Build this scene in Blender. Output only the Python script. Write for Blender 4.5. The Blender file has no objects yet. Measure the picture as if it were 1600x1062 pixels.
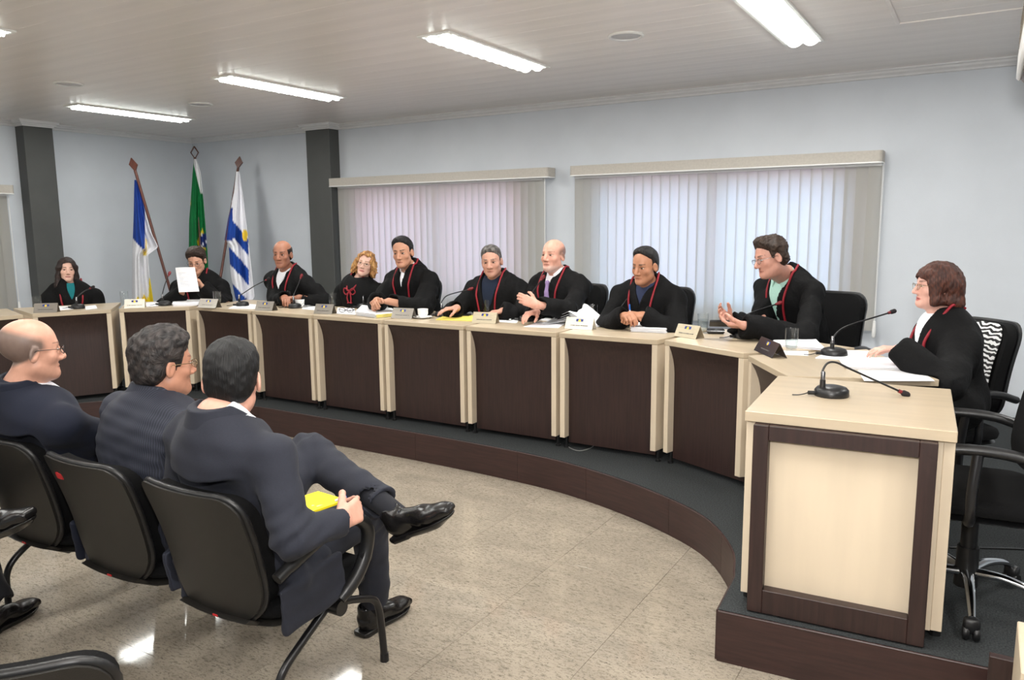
import bpy, bmesh, math, random
import numpy as np
from mathutils import Vector, Matrix, Euler
random.seed(7); np.random.seed(7)
PI = math.pi
SC = bpy.context.scene
COL = SC.collection
# ------------------------------------------------------------------ camera
FPX, YAW, TILT, ROLL, CAMZ = 1215.0, -0.5455, 0.1465, -0.0085, 1.6
_fw = np.array([math.sin(YAW)*math.cos(TILT), math.cos(YAW)*math.cos(TILT), -math.sin(TILT)])
_r = np.array([math.cos(YAW), -math.sin(YAW), 0.0]); _u = np.cross(_r, _fw)
_R = _r*math.cos(ROLL)+_u*math.sin(ROLL); _U = -_r*math.sin(ROLL)+_u*math.cos(ROLL)
EYE = np.array([0, 0, CAMZ])
cam = bpy.data.cameras.new('camera'); camo = bpy.data.objects.new('camera', cam); COL.objects.link(camo)
cam.lens = 36*FPX/1600; cam.sensor_width = 36; cam.sensor_fit = 'HORIZONTAL'; cam.clip_start = .02
camo.matrix_world = Matrix([[_R[0], _U[0], -_fw[0], 0], [_R[1], _U[1], -_fw[1], 0], [_R[2], _U[2], -_fw[2], CAMZ], [0, 0, 0, 1]])
SC.camera = camo
def ray(x, y): return _fw+_R*(x-800)/FPX-_U*(y-531)/FPX
def at(x, y, D): return EYE+ray(x, y)*D                       # point D metres in front of the lens
def atz(x, y, z): d = ray(x, y); return EYE+d*((z-CAMZ)/d[2])   # point at height z
def aty(x, y, Y): d = ray(x, y); return EYE+d*(Y/d[1])
# ------------------------------------------------------------------ world, sun, exposure
W = bpy.data.worlds.new('sky'); SC.world = W; W.use_nodes = True
W.node_tree.nodes['Background'].inputs[0].default_value = (.52, .74, 1.0, 1)
W.node_tree.nodes['Background'].inputs[1].default_value = 2.9
sun = bpy.data.lights.new('sun', 'SUN'); suno = bpy.data.objects.new('sun', sun); COL.objects.link(suno)
sun.energy = 4.2; sun.angle = .01; suno.rotation_euler = (math.radians(38), 0, math.radians(12)); suno.location = (-3, -4, 9)
VS = SC.view_settings; VS.view_transform = 'Standard'; VS.look = 'None'; VS.gamma = 1; VS.use_curve_mapping = False
VS.exposure = 0.62
LAMP_W = 11.2          # each ceiling luminaire
# the photographer's flash, bounced off the ceiling above and ahead of the camera
fl = bpy.data.lights.new('camera_flash', 'AREA'); flo = bpy.data.objects.new('camera_flash', fl); COL.objects.link(flo)
fl.size = .12; fl.energy = 60; fl.color = (1, .98, .96); flo.location = (.02, .05, 1.82); flo.rotation_euler = (math.radians(126), 0, math.radians(22))
# ------------------------------------------------------------------ helpers
def lin(c):
    return tuple(((v/255)/12.92 if v/255 <= .04045 else ((v/255+.055)/1.055)**2.4) for v in c)+(1,)
MATS = {}
def mat(name, col, rough=.5, var=0, scale=20, bump=0, metal=0, stretch=(1, 1, 1), attr=None, spec=.5, trans=0, col2=None, coat=0, bscale=None, sheen=0, emit=0, ecol=None, detail=4):
    m = bpy.data.materials.new(name); m.use_nodes = True; MATS[name] = m
    nt = m.node_tree; n = nt.nodes; L = nt.links; b = n['Principled BSDF']
    b.inputs['Roughness'].default_value = rough; b.inputs['Metallic'].default_value = metal
    b.inputs['Specular IOR Level'].default_value = spec; b.inputs['Transmission Weight'].default_value = trans
    b.inputs['Coat Weight'].default_value = coat; b.inputs['Coat Roughness'].default_value = .12
    b.inputs['Sheen Weight'].default_value = sheen
    b.inputs['Base Color'].default_value = lin(col)
    tc = n.new('ShaderNodeTexCoord'); mp = n.new('ShaderNodeMapping'); mp.inputs['Scale'].default_value = stretch
    L.new(tc.outputs['Object'], mp.inputs['Vector'])
    src = None
    if attr:
        a = n.new('ShaderNodeAttribute'); a.attribute_name = attr; src = a.outputs['Color']
    if var or col2:
        nz = n.new('ShaderNodeTexNoise'); nz.inputs['Scale'].default_value = scale; nz.inputs['Detail'].default_value = detail
        L.new(mp.outputs[0], nz.inputs['Vector'])
        mx = n.new('ShaderNodeMix'); mx.data_type = 'RGBA'
        c2 = col2 if col2 else tuple(max(0, v*(1-var)) for v in col)
        if src is None: mx.inputs[6].default_value = lin(col); mx.inputs[7].default_value = lin(c2)
        else:
            hs = n.new('ShaderNodeHueSaturation'); hs.inputs['Value'].default_value = 1-var; L.new(src, hs.inputs['Color'])
            L.new(src, mx.inputs[6]); L.new(hs.outputs[0], mx.inputs[7])
        mr = n.new('ShaderNodeMapRange'); mr.inputs[1].default_value = .35; mr.inputs[2].default_value = .65
        L.new(nz.outputs['Fac'], mr.inputs[0]); L.new(mr.outputs[0], mx.inputs[0]); src = mx.outputs[2]
    if src is not None: L.new(src, b.inputs['Base Color'])
    if bump:
        n2 = n.new('ShaderNodeTexNoise'); n2.inputs['Scale'].default_value = bscale or scale; n2.inputs['Detail'].default_value = detail
        L.new(mp.outputs[0], n2.inputs['Vector'])
        bp = n.new('ShaderNodeBump'); bp.inputs['Strength'].default_value = bump; bp.inputs['Distance'].default_value = .01
        L.new(n2.outputs['Fac'], bp.inputs['Height']); L.new(bp.outputs[0], b.inputs['Normal'])
    if emit:
        b.inputs['Emission Color'].default_value = lin(ecol or col); b.inputs['Emission Strength'].default_value = emit
    return m
mat('wall_paint', (203, 208, 214), .7, .02, 3, .06, bscale=140)
mat('ceiling_pvc', (247, 241, 236), .35, .03, 1.5, .03, stretch=(.2, 6, 6))
mat('white_trim', (222, 222, 222), .5, .02, 8)
mat('column_grey', (75, 76, 74), .55, .05, 4, .05, bscale=120)
mat('cream_wood', (211, 195, 171), .38, .06, 6, .02, stretch=(1, 1, .12))
mat('cream_top', (182, 166, 142), .32, .05, 5, .01, stretch=(.35, 4, 4))
mat('dark_wood', (50, 33, 30), .42, .22, 14, .05, stretch=(6, 6, .35))
mat('dark_wood_riser', (57, 37, 34), .38, .2, 10, .05, stretch=(.6, .6, 9))
mat('carpet', (66, 69, 70), .95, .35, 160, .5, bscale=400, spec=.1)
mat('black_plastic', (24, 24, 25), .36, .1, 30, .03, bscale=200)
mat('shell_plastic', (33, 31, 28), .42, .12, 40, .12, bscale=420)
mat('black_fabric', (17, 17, 18), .95, .3, 260, .3, bscale=500, spec=.15)
mat('black_metal', (20, 20, 22), .3, 0)
mat('chrome', (205, 208, 212), .08, 0, metal=1)
mat('steel', (150, 150, 152), .25, 0, metal=1)
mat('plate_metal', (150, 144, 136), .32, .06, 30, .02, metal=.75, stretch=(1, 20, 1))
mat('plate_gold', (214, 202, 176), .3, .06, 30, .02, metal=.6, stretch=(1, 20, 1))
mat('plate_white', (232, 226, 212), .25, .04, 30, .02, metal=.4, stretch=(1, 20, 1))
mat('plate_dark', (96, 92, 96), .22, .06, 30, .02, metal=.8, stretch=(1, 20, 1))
mat('emblem_blue', (38, 56, 128), .4, .05, 40)
mat('emblem_yellow', (236, 200, 62), .4, .05, 40)
mat('print_grey', (88, 84, 82), .6, .1, 60)
mat('paper', (240, 240, 243), .8, .03, 12, .03, bscale=60)
mat('paper_print', (196, 196, 202), .8, .1, 60)
mat('yellow_card', (238, 222, 108), .7, .05, 10)
mat('yellow_book', (250, 228, 10), .6, .04, 10)
mat('pale_print', (252, 245, 150), .6, .03, 20)
mat('porcelain', (240, 240, 238), .15, .01, 10)
mat('red_foam', (120, 20, 30), .5, .1, 50)
mat('foam', (36, 30, 32), .95, .3, 500, .4, bscale=900)
mat('blind_rail', (190, 184, 174), .6, .04, 60, .03, bscale=200)
mat('pole_wood', (92, 46, 32), .35, .2, 30, .03, stretch=(8, 8, .6))
mat('white_plastic', (232, 232, 230), .35, .02, 10)
mat('grille_grey', (214, 216, 220), .6, .12, 600)
mat('lamp_white', (236, 236, 232), .4, .02, 10)
mat('reflector', (228, 230, 232), .22, .01, 5, metal=.6)
mat('red_label', (190, 40, 44), .5, .1, 60)
mat('blue_pen', (40, 110, 200), .3, .05, 30)
mat('black_screen', (16, 17, 20), .08, .05, 20)
mat('cable_grey', (120, 120, 118), .5, .05, 30)
mat('pink_tint', (226, 178, 182), .8, .06, 2)
mat('lens_glass', (235, 240, 240), .03, 0, trans=1)
mat('gold_wire', (160, 140, 110), .25, 0, metal=1)
mat('cord_red', (150, 14, 34), .6, .2, 300, .3, bscale=400)
def attr_mat(name, rough, var=.0, scale=60, bump=0, bscale=None, spec=.4, stretch=(1, 1, 1), sheen=0, coat=0):
    return mat(name, (128, 128, 128), rough, var, scale, bump, attr='Col', bscale=bscale, spec=spec, stretch=stretch, sheen=sheen, coat=coat)
attr_mat('skin', .42, .05, 90, .05, 500, .4)
def hair_mat():
    m = bpy.data.materials.new('hair'); m.use_nodes = True; nt = m.node_tree; n = nt.nodes; L = nt.links; b = n['Principled BSDF']; b.inputs['Roughness'].default_value = .52; b.inputs['Specular IOR Level'].default_value = .35
    c = n.new('ShaderNodeAttribute'); c.attribute_name = 'Col'; f = n.new('ShaderNodeAttribute'); f.attribute_name = 'flow'
    z = n.new('ShaderNodeTexNoise'); z.inputs['Scale'].default_value = 1; z.inputs['Detail'].default_value = 4; L.new(f.outputs['Vector'], z.inputs['Vector'])
    r = n.new('ShaderNodeMapRange'); r.inputs[1].default_value = .3; r.inputs[2].default_value = .7; r.inputs[3].default_value = .35; r.inputs[4].default_value = 1.5; L.new(z.outputs['Fac'], r.inputs[0])
    v = n.new('ShaderNodeVectorMath'); v.operation = 'SCALE'; L.new(c.outputs['Color'], v.inputs[0]); L.new(r.outputs[0], v.inputs['Scale']); L.new(v.outputs[0], b.inputs['Base Color'])
    bp = n.new('ShaderNodeBump'); bp.inputs['Strength'].default_value = .9; bp.inputs['Distance'].default_value = .004; L.new(z.outputs['Fac'], bp.inputs['Height']); L.new(bp.outputs[0], b.inputs['Normal']); MATS['hair'] = m
hair_mat()
attr_mat('cloth', .85, .1, 200, .15, 600, .25, sheen=.03)
attr_mat('robe_cloth', .75, .2, 8, .4, 45, .15)
attr_mat('leather', .22, .1, 40, .06, 200, .5)
attr_mat('flag_cloth', .75, .05, 30, .05, 300, .2)
attr_mat('eye', .1)
# granite
def granite():
    m = bpy.data.materials.new('granite'); m.use_nodes = True; nt = m.node_tree; n = nt.nodes; L = nt.links; b = n['Principled BSDF']
    g = n.new('ShaderNodeNewGeometry'); oi = n.new('ShaderNodeObjectInfo')
    ad = n.new('ShaderNodeVectorMath'); ad.operation = 'MULTIPLY_ADD'
    L.new(oi.outputs['Random'], ad.inputs[0]); ad.inputs[1].default_value = (7, 5, 3); L.new(g.outputs['Position'], ad.inputs[2])
    mp = n.new('ShaderNodeMapping'); mp.inputs['Rotation'].default_value = (0, 0, .5); mp.inputs['Scale'].default_value = (1, 2.6, 1); L.new(ad.outputs[0], mp.inputs['Vector'])
    def noise(s, d, lo, hi, v=None):
        z = n.new('ShaderNodeTexNoise'); z.inputs['Scale'].default_value = s; z.inputs['Detail'].default_value = d; z.inputs['Roughness'].default_value = .65
        L.new((v or mp).outputs[0], z.inputs['Vector']); r = n.new('ShaderNodeMapRange'); r.inputs[1].default_value = lo; r.inputs[2].default_value = hi
        L.new(z.outputs['Fac'], r.inputs[0]); return r.outputs[0]
    def mix(f, a, c):
        x = n.new('ShaderNodeMix'); x.data_type = 'RGBA'; L.new(f, x.inputs[0])
        if isinstance(a, tuple): x.inputs[6].default_value = lin(a)
        else: L.new(a, x.inputs[6])
        x.inputs[7].default_value = lin(c); return x.outputs[2]
    c = mix(noise(2.2, 4, .35, .7), (157, 147, 132), (138, 129, 116))
    c = mix(noise(42, 5, .50, .68), c, (112, 104, 92))
    c = mix(noise(95, 3, .59, .70), c, (66, 62, 56))
    c = mix(noise(150, 2, .66, .73, ad), c, (48, 44, 42))
    L.new(c, b.inputs['Base Color']); b.inputs['Roughness'].default_value = .06; b.inputs['Specular IOR Level'].default_value = .3
    return m
MATS['granite'] = granite()
# window glass: thin pane
def pane_mat():
    m = bpy.data.materials.new('pane_glass'); m.use_nodes = True; nt = m.node_tree; n = nt.nodes; L = nt.links
    for x in list(n):
        if x.type == 'BSDF_PRINCIPLED': n.remove(x)
    t = n.new('ShaderNodeBsdfTransparent'); t.inputs[0].default_value = (.95, .97, .97, 1); gl = n.new('ShaderNodeBsdfGlossy'); gl.inputs[1].default_value = .02
    lw = n.new('ShaderNodeLayerWeight'); pw = n.new('ShaderNodeMath'); pw.operation = 'POWER'; pw.inputs[1].default_value = 3; L.new(lw.outputs['Facing'], pw.inputs[0]); f = n.new('ShaderNodeMath'); f.operation = 'MULTIPLY_ADD'; f.inputs[1].default_value = .6; f.inputs[2].default_value = .05; L.new(pw.outputs[0], f.inputs[0]); mx = n.new('ShaderNodeMixShader')
    L.new(f.outputs[0], mx.inputs[0]); L.new(t.outputs[0], mx.inputs[1]); L.new(gl.outputs[0], mx.inputs[2]); L.new(mx.outputs[0], n['Material Output'].inputs[0]); return m
MATS['pane_glass'] = pane_mat()
def thin_glass(name, tint):
    m = MATS['pane_glass'].copy(); m.name = name
    for x in m.node_tree.nodes:
        if x.type == 'BSDF_TRANSPARENT': x.inputs[0].default_value = tint
    MATS[name] = m
thin_glass('tumbler_glass', (.93, .95, .95, 1)); thin_glass('water', (.92, .95, .95, 1)); thin_glass('spectacle_lens', (.93, .95, .95, 1))
# translucent blind fabric
def blind_mat():
    m = bpy.data.materials.new('blind_fabric'); m.use_nodes = True; nt = m.node_tree; n = nt.nodes; L = nt.links; b = n['Principled BSDF']
    b.inputs['Base Color'].default_value = lin((176, 172, 162)); b.inputs['Roughness'].default_value = .9; b.inputs['Specular IOR Level'].default_value = .1
    tc = n.new('ShaderNodeTexCoord'); w = n.new('ShaderNodeTexNoise'); w.inputs['Scale'].default_value = 250; L.new(tc.outputs['Object'], w.inputs['Vector'])
    bp = n.new('ShaderNodeBump'); bp.inputs['Strength'].default_value = .15; L.new(w.outputs['Fac'], bp.inputs['Height']); L.new(bp.outputs[0], b.inputs['Normal'])
    t = n.new('ShaderNodeBsdfTranslucent'); t.inputs[0].default_value = (.86, .86, .86, 1); mx = n.new('ShaderNodeMixShader'); mx.inputs[0].default_value = .45
    L.new(b.outputs[0], mx.inputs[1]); L.new(t.outputs[0], mx.inputs[2]); L.new(mx.outputs[0], n['Material Output'].inputs[0]); return m
MATS['blind_fabric'] = blind_mat()
def emit_mat(name, col, s):
    m = bpy.data.materials.new(name); m.use_nodes = True; b = m.node_tree.nodes['Principled BSDF']
    b.inputs['Base Color'].default_value = lin(col); b.inputs['Emission Color'].default_value = lin(col); b.inputs['Emission Strength'].default_value = s; MATS[name] = m
emit_mat('tube_glow', (250, 255, 250), 9.0)

def NB(): return bmesh.new()
def box(bm, c, s, R=None, bev=0.0):
    """box centred at c with size s, optional rotation R (3x3) and chamfer bev"""
    hx, hy, hz = s[0]/2, s[1]/2, s[2]/2; c = Vector(c)
    R = Matrix(R) if R is not None else None
    if bev <= 0:
        vs = []
        for x in (-hx, hx):
            for y in (-hy, hy):
                for z in (-hz, hz):
                    p = Vector((x, y, z)); vs.append(bm.verts.new(c+(R@p if R is not None else p)))
        for f in ((0, 1, 3, 2), (4, 6, 7, 5), (0, 4, 5, 1), (2, 3, 7, 6), (0, 2, 6, 4), (1, 5, 7, 3)): bm.faces.new([vs[i] for i in f])
        return
    b = min(bev, hx*.98, hy*.98, hz*.98); vs = []
    for x in (-1, 1):
        for y in (-1, 1):
            for z in (-1, 1):
                for k in range(3):
                    p = Vector((x*(hx-(0 if k == 0 else b)), y*(hy-(0 if k == 1 else b)), z*(hz-(0 if k == 2 else b))))
                    vs.append(bm.verts.new(c+(R@p if R is not None else p)))
    bmesh.ops.convex_hull(bm, input=vs)
def rotz(a): return Matrix.Rotation(a, 3, 'Z')
def tube(bm, pts, r, n=10, caps=True, flat=1.0):
    pts = [Vector(p) for p in pts]; N = len(pts); rs = r if isinstance(r, (list, tuple)) else [r]*N
    T = [(pts[min(i+1, N-1)]-pts[max(i-1, 0)]).normalized() for i in range(N)]
    up = Vector((0, 0, 1)) if abs(T[0].z) < .9 else Vector((1, 0, 0))
    nx = T[0].cross(up).normalized(); rings = []
    for i in range(N):
        nx = (nx-T[i]*nx.dot(T[i])).normalized(); ny = T[i].cross(nx)
        rings.append([bm.verts.new(pts[i]+(nx*math.cos(2*PI*k/n)+ny*math.sin(2*PI*k/n)*flat)*rs[i]) for k in range(n)])
    for i in range(N-1):
        for k in range(n): bm.faces.new((rings[i][k], rings[i][(k+1) % n], rings[i+1][(k+1) % n], rings[i+1][k]))
    if caps: bm.faces.new(rings[0][::-1]); bm.faces.new(rings[-1])
def smooth_path(pts, k=6):
    """Catmull-Rom through the points"""
    P = [Vector(p) for p in pts]; P = [P[0]*2-P[1]]+P+[P[-1]*2-P[-2]]; out = []
    for i in range(1, len(P)-2):
        for j in range(k):
            t = j/k; a, b, c, d = P[i-1], P[i], P[i+1], P[i+2]
            out.append(.5*((2*b)+(c-a)*t+(2*a-5*b+4*c-d)*t*t+(3*b-a-3*c+d)*t**3))
    out.append(P[-2]); return out
def lathe(bm, prof, c, n=24, R=None):
    c = Vector(c); R = Matrix(R) if R is not None else Matrix.Identity(3); rings = []
    for r, z in prof:
        if r < 1e-5: rings.append([bm.verts.new(c+R@Vector((0, 0, z)))])
        else: rings.append([bm.verts.new(c+R@Vector((r*math.cos(2*PI*k/n), r*math.sin(2*PI*k/n), z))) for k in range(n)])
    for a, b in zip(rings, rings[1:]):
        for k in range(n):
            if len(a) == 1 and len(b) == 1: continue
            if len(a) == 1: bm.faces.new((a[0], b[(k+1) % n], b[k]))
            elif len(b) == 1: bm.faces.new((a[k], a[(k+1) % n], b[0]))
            else: bm.faces.new((a[k], a[(k+1) % n], b[(k+1) % n], b[k]))
def prism(bm, poly, z0, z1):
    a = [bm.verts.new((p[0], p[1], z0)) for p in poly]; b = [bm.verts.new((p[0], p[1], z1)) for p in poly]; n = len(poly)
    bm.faces.new(a[::-1]); bm.faces.new(b)
    for i in range(n): bm.faces.new((a[i], a[(i+1) % n], b[(i+1) % n], b[i]))
def slab(bm, fn, nu, nv, th):
    """solid sheet: fn(u,v)->(point, normal), thickness th along -normal"""
    T = [[None]*(nv+1) for _ in range(nu+1)]; B = [[None]*(nv+1) for _ in range(nu+1)]
    for i in range(nu+1):
        for j in range(nv+1):
            p, nn = fn(i/nu, j/nv); p = Vector(p); nn = Vector(nn)
            T[i][j] = bm.verts.new(p); B[i][j] = bm.verts.new(p-nn*th)
    for i in range(nu):
        for j in range(nv):
            bm.faces.new((T[i][j], T[i+1][j], T[i+1][j+1], T[i][j+1])); bm.faces.new((B[i][j], B[i][j+1], B[i+1][j+1], B[i+1][j]))
    for i in range(nu):
        bm.faces.new((T[i][0], B[i][0], B[i+1][0], T[i+1][0])); bm.faces.new((T[i][nv], T[i+1][nv], B[i+1][nv], B[i][nv]))
    for j in range(nv):
        bm.faces.new((T[0][j], T[0][j+1], B[0][j+1], B[0][j])); bm.faces.new((T[nu][j], B[nu][j], B[nu][j+1], T[nu][j+1]))
def loft(bm, rings, caps=True):
    R = [[bm.verts.new(p) for p in r] for r in rings]; n = len(R[0])
    for a, b in zip(R, R[1:]):
        for k in range(n): bm.faces.new((a[k], a[(k+1) % n], b[(k+1) % n], b[k]))
    if caps: bm.faces.new(R[0][::-1]); bm.faces.new(R[-1])
def obj(name, bm, m, parent=None, smooth=None, label=None):
    me = bpy.data.meshes.new(name)
    bmesh.ops.recalc_face_normals(bm, faces=bm.faces[:]); bm.to_mesh(me); bm.free()
    me.materials.append(MATS[m])
    if smooth is not None:
        me.shade_smooth()
        if smooth < 180: me.set_sharp_from_angle(angle=math.radians(smooth))
    o = bpy.data.objects.new(name, me); COL.objects.link(o)
    if parent is not None: o.parent = parent
    if label: o['label'] = label
    return o
def tag(o, label, cat, group=None, kind=None):
    o['label'] = label; o['category'] = cat
    if group: o['group'] = group
    if kind: o['kind'] = kind
    return o
def thing(name, label, cat, loc=(0, 0, 0), rz=0, group=None):
    o = bpy.data.objects.new(name, None); COL.objects.link(o); o.empty_display_size = .1
    o.location = loc; o.rotation_euler = (0, 0, rz); return tag(o, label, cat, group)
def struct(o): o['kind'] = 'structure'; return o
def copy_tree(o, parent=None):
    c = o.copy(); COL.objects.link(c); c.parent = parent
    for ch in list(o.children): copy_tree(ch, c)
    return c
def dup(o, loc, rz, label, group=None):
    c = copy_tree(o); c.location = loc; c.rotation_euler = (0, 0, rz); c['label'] = label
    if group: c['group'] = group
    return c
# ------------------------------------------------------------------ room shell
X0, X1, Y0, Y1, ZC = -8.66, 3.2, -3.6, 6.53, 2.71
bm = NB(); box(bm, ((X0+X1)/2, (Y0+Y1)/2, -.06), (X1-X0+.4, Y1-Y0+.4, .11)); floor = struct(obj('floor', bm, 'granite'))
TS = .505
tbm = NB(); box(tbm, (0, 0, -.003), (TS-.0012, TS-.0012, .006), bev=.0006); tile0 = None
for i in range(-11, 7):
    for j in range(-5, 7):
        c = (-1.16+TS*(i+.5), 1.63+TS*(j+.5), 0)
        if tile0 is None: tile0 = o = obj('tile', tbm, 'granite', floor)
        else: o = tile0.copy(); COL.objects.link(o)
        o.location = (c[0], c[1], 0)
def wall_with_holes(name, x0, x1, y, th, z0, z1, holes):
    bm = NB(); xs = x0
    for (a, b, c, d) in sorted(holes):
        box(bm, ((xs+a)/2, y+th/2, (z0+z1)/2), (a-xs, th, z1-z0)); box(bm, ((a+b)/2, y+th/2, (z0+c)/2), (b-a, th, c-z0)); box(bm, ((a+b)/2, y+th/2, (d+z1)/2), (b-a, th, z1-d)); xs = b
    box(bm, ((xs+x1)/2, y+th/2, (z0+z1)/2), (x1-xs, th, z1-z0)); return struct(obj(name, bm, 'wall_paint'))
WIN = [(-5.93, -3.78, .88, 2.0), (-3.02, -.92, .88, 2.0)]
wall_with_holes('wall_back', X0-.15, X1+.15, Y1, .15, -.1, ZC+.1, WIN)
bm = NB(); box(bm, (X0-.075, (Y0+Y1)/2, ZC/2), (.15, Y1-Y0+.3, ZC+.2)); struct(obj('wall_left', bm, 'wall_paint'))
bm = NB(); box(bm, (X1+.075, (Y0+Y1)/2, ZC/2), (.15, Y1-Y0+.3, ZC+.2)); struct(obj('wall_right', bm, 'wall_paint'))
bm = NB(); box(bm, ((X0+X1)/2, Y0-.075, ZC/2), (X1-X0, .15, ZC+.2)); struct(obj('wall_front', bm, 'wall_paint'))
bm = NB(); box(bm, ((X0+X1)/2, (Y0+Y1)/2, ZC+.12), (X1-X0+.4, Y1-Y0+.4, .1)); ceil = struct(obj('ceiling', bm, 'ceiling_pvc'))
PW = .2025; npl = 50; plank0 = None
for k in range(npl):
    y = Y0+PW*(k+.5)
    if plank0 is None:
        bm = NB(); box(bm, (0, 0, .01), (X1-X0, PW-.0004, .02), bev=.0014); plank0 = o = obj('plank', bm, 'ceiling_pvc', ceil)
    else: o = plank0.copy(); COL.objects.link(o)
    o.location = ((X0+X1)/2, y, ZC)
# crown moulding: profile swept along a wall
def moulding(name, p0, p1, inward):
    p0, p1, n = Vector(p0), Vector(p1), Vector(inward); prof = [(0, 0), (.052, 0), (.052, -.010), (.040, -.016), (.034, -.030), (.016, -.044), (.012, -.056), (0, -.060)]
    bm = NB(); loft(bm, [[p+n*a+Vector((0, 0, b)) for a, b in prof] for p in (p0, p1)]); return struct(obj(name, bm, 'white_trim'))
moulding('trim_1', (X0, Y1, ZC), (X1, Y1, ZC), (0, -1, 0)); moulding('trim_2', (X0, Y0, ZC), (X0, Y1, ZC), (1, 0, 0))
def column(name, cx, cy, sx, sy):
    bm = NB(); box(bm, (cx, cy, ZC/2-.03), (sx, sy, ZC-.06), bev=.004); o = struct(obj(name, bm, 'column_grey'))
    bm = NB()
    for e, z0, z1 in ((.012, .06, .045), (.03, .045, .028), (.05, .028, .01), (.06, .01, 0)): box(bm, (cx, cy, ZC-(z0+z1)/2), (sx+2*e, sy+2*e, z0-z1))
    struct(obj('trim_capital', bm, 'white_trim', o)); return o
column('column', -6.345, Y1-.07, .35, .16); column('column', X0+.07, 4.565, .16, .30)
# windows behind the blinds
def window(name, a, b, z0, z1):
    t = struct(bpy.data.objects.new(name, None)); COL.objects.link(t); y = Y1+.07
    bm = NB(); w = .05
    box(bm, ((a+b)/2, y, z0+w/2), (b-a, .06, w)); box(bm, ((a+b)/2, y, z1-w/2), (b-a, .06, w))
    box(bm, (a+w/2, y, (z0+z1)/2), (w, .06, z1-z0)); box(bm, (b-w/2, y, (z0+z1)/2), (w, .06, z1-z0)); box(bm, ((a+b)/2, y, (z0+z1)/2), (.07, .06, z1-z0))
    obj('window_frame', bm, 'steel', t)
    for s in (0, 1):
        m = (a+b)/2; p, q = (a+w, m-.035) if s == 0 else (m+.035, b-w)
        bm = NB(); box(bm, ((p+q)/2, y, (z0+z1)/2), (q-p, .005, z1-z0-2*w)); obj('pane', bm, 'pane_glass', t)
window('window_1', *WIN[0]); window('window_2', *WIN[1])
bm = NB(); box(bm, (-5.2, 8.6, 1.6), (3.9, .2, 3.6)); tag(obj('pink_tint_wall', bm, 'pink_tint'), 'unseen pale pink wall added outside the first window to tint its daylight', 'pink_tint', kind='structure')  # unseen wall, added so the daylight reaching the first blind turns pink
bm = NB(); box(bm, (-3, 10, -.2), (16, 6.5, .1)); struct(obj('ground', bm, 'pink_tint'))
# vertical blinds
def blind(label, xa, xb, z0, z1, y, side=0, val=None, ang=9, wall_x=None):
    va, vb = val or (xa-.06, xb+.06)
    t = thing('vertical_blind', label, 'blind', ((xa+xb)/2, y, z1))
    if wall_x is not None: t.rotation_euler.z = PI/2; t.location = (wall_x, (xa+xb)/2, z1)
    Ln = vb-va; off = (va+vb)/2-(xa+xb)/2
    bm = NB(); pts = []
    for k in range(7): a = PI/2*k/6; pts.append((Ln/2-.03+.03*math.sin(a), -.05-.03*math.cos(a)))
    poly = [(-p[0]+off, p[1]) for p in pts[::-1]]; poly = [(p[0], p[1]) for p in poly]; poly = [(-Ln/2+off, .07)]+poly+[(p[0]+off, p[1]) for p in pts]+[(Ln/2+off, .07)]
    prism(bm, poly, .004, .085); obj('valance', bm, 'blind_rail', t, 40)
    bm = NB(); prism(bm, [(p[0]*1.001, p[1]*1.03 if p[1] < 0 else p[1]) for p in poly], -.006, .004); obj('valance_trim', bm, 'white_plastic', t, 40)
    bm = NB(); box(bm, (0, 0, -.012), (xb-xa, .035, .022)); obj('head_rail', bm, 'white_plastic', t)
    n = int(round((xb-xa)/.0815)); h = z1-z0-.02; s0 = None
    for k in range(n):
        x = -(xb-xa)/2+(xb-xa)*(k+.5)/n
        if s0 is None:
            bm = NB(); Wd = .098
            vv = [[bm.verts.new((Wd*(i/6-.5), -.005*math.sin(PI*i/6), -.02-h*j)) for i in range(7)] for j in (0, 1)]
            for i in range(6): bm.faces.new((vv[0][i], vv[0][i+1], vv[1][i+1], vv[1][i]))
            s0 = o = obj('slat', bm, 'blind_fabric', t, 60)
        else: o = s0.copy(); COL.objects.link(o)
        o.location = (x, 0, 0); o.rotation_euler = (0, 0, math.radians(ang+random.uniform(-2.5, 2.5)))
        if k == n//2 and side: o.rotation_euler.z += math.radians(20)
    bm = NB(); xe = (xb-xa)/2-.02
    tube(bm, [(xe+.03, -.01, 0), (xe+.032, -.012, -h-.04)], .0018, 6); tube(bm, [(xe+.037, -.01, 0), (xe+.037, -.012, -h-.04)], .0018, 6); obj('pull_cord', bm, 'white_plastic', t)
    bm = NB(); lathe(bm, [(0, 0), (.009, -.004), (.015, -.07), (.015, -.12), (.009, -.13), (0, -.13)], (xe+.034, -.012, -h+.06), 12); obj('cord_weight', bm, 'white_plastic', t, 40)
    return t
blind('closed vertical blind glowing pink behind the grey-haired judge', -6.12, -3.55, .78, 2.035, Y1-.085, 1, (-6.2, -3.47))
blind('closed vertical blind glowing pale blue behind the judge looking at a phone', -3.22, -.70, .78, 2.035, Y1-.085, 1, (-3.25, -.69))
blind('vertical blind at the picture edge on the left-hand wall', 2.4, 4.22, .78, 1.96, 0, 0, (2.3, 4.27), wall_x=X0+.085)
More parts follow.
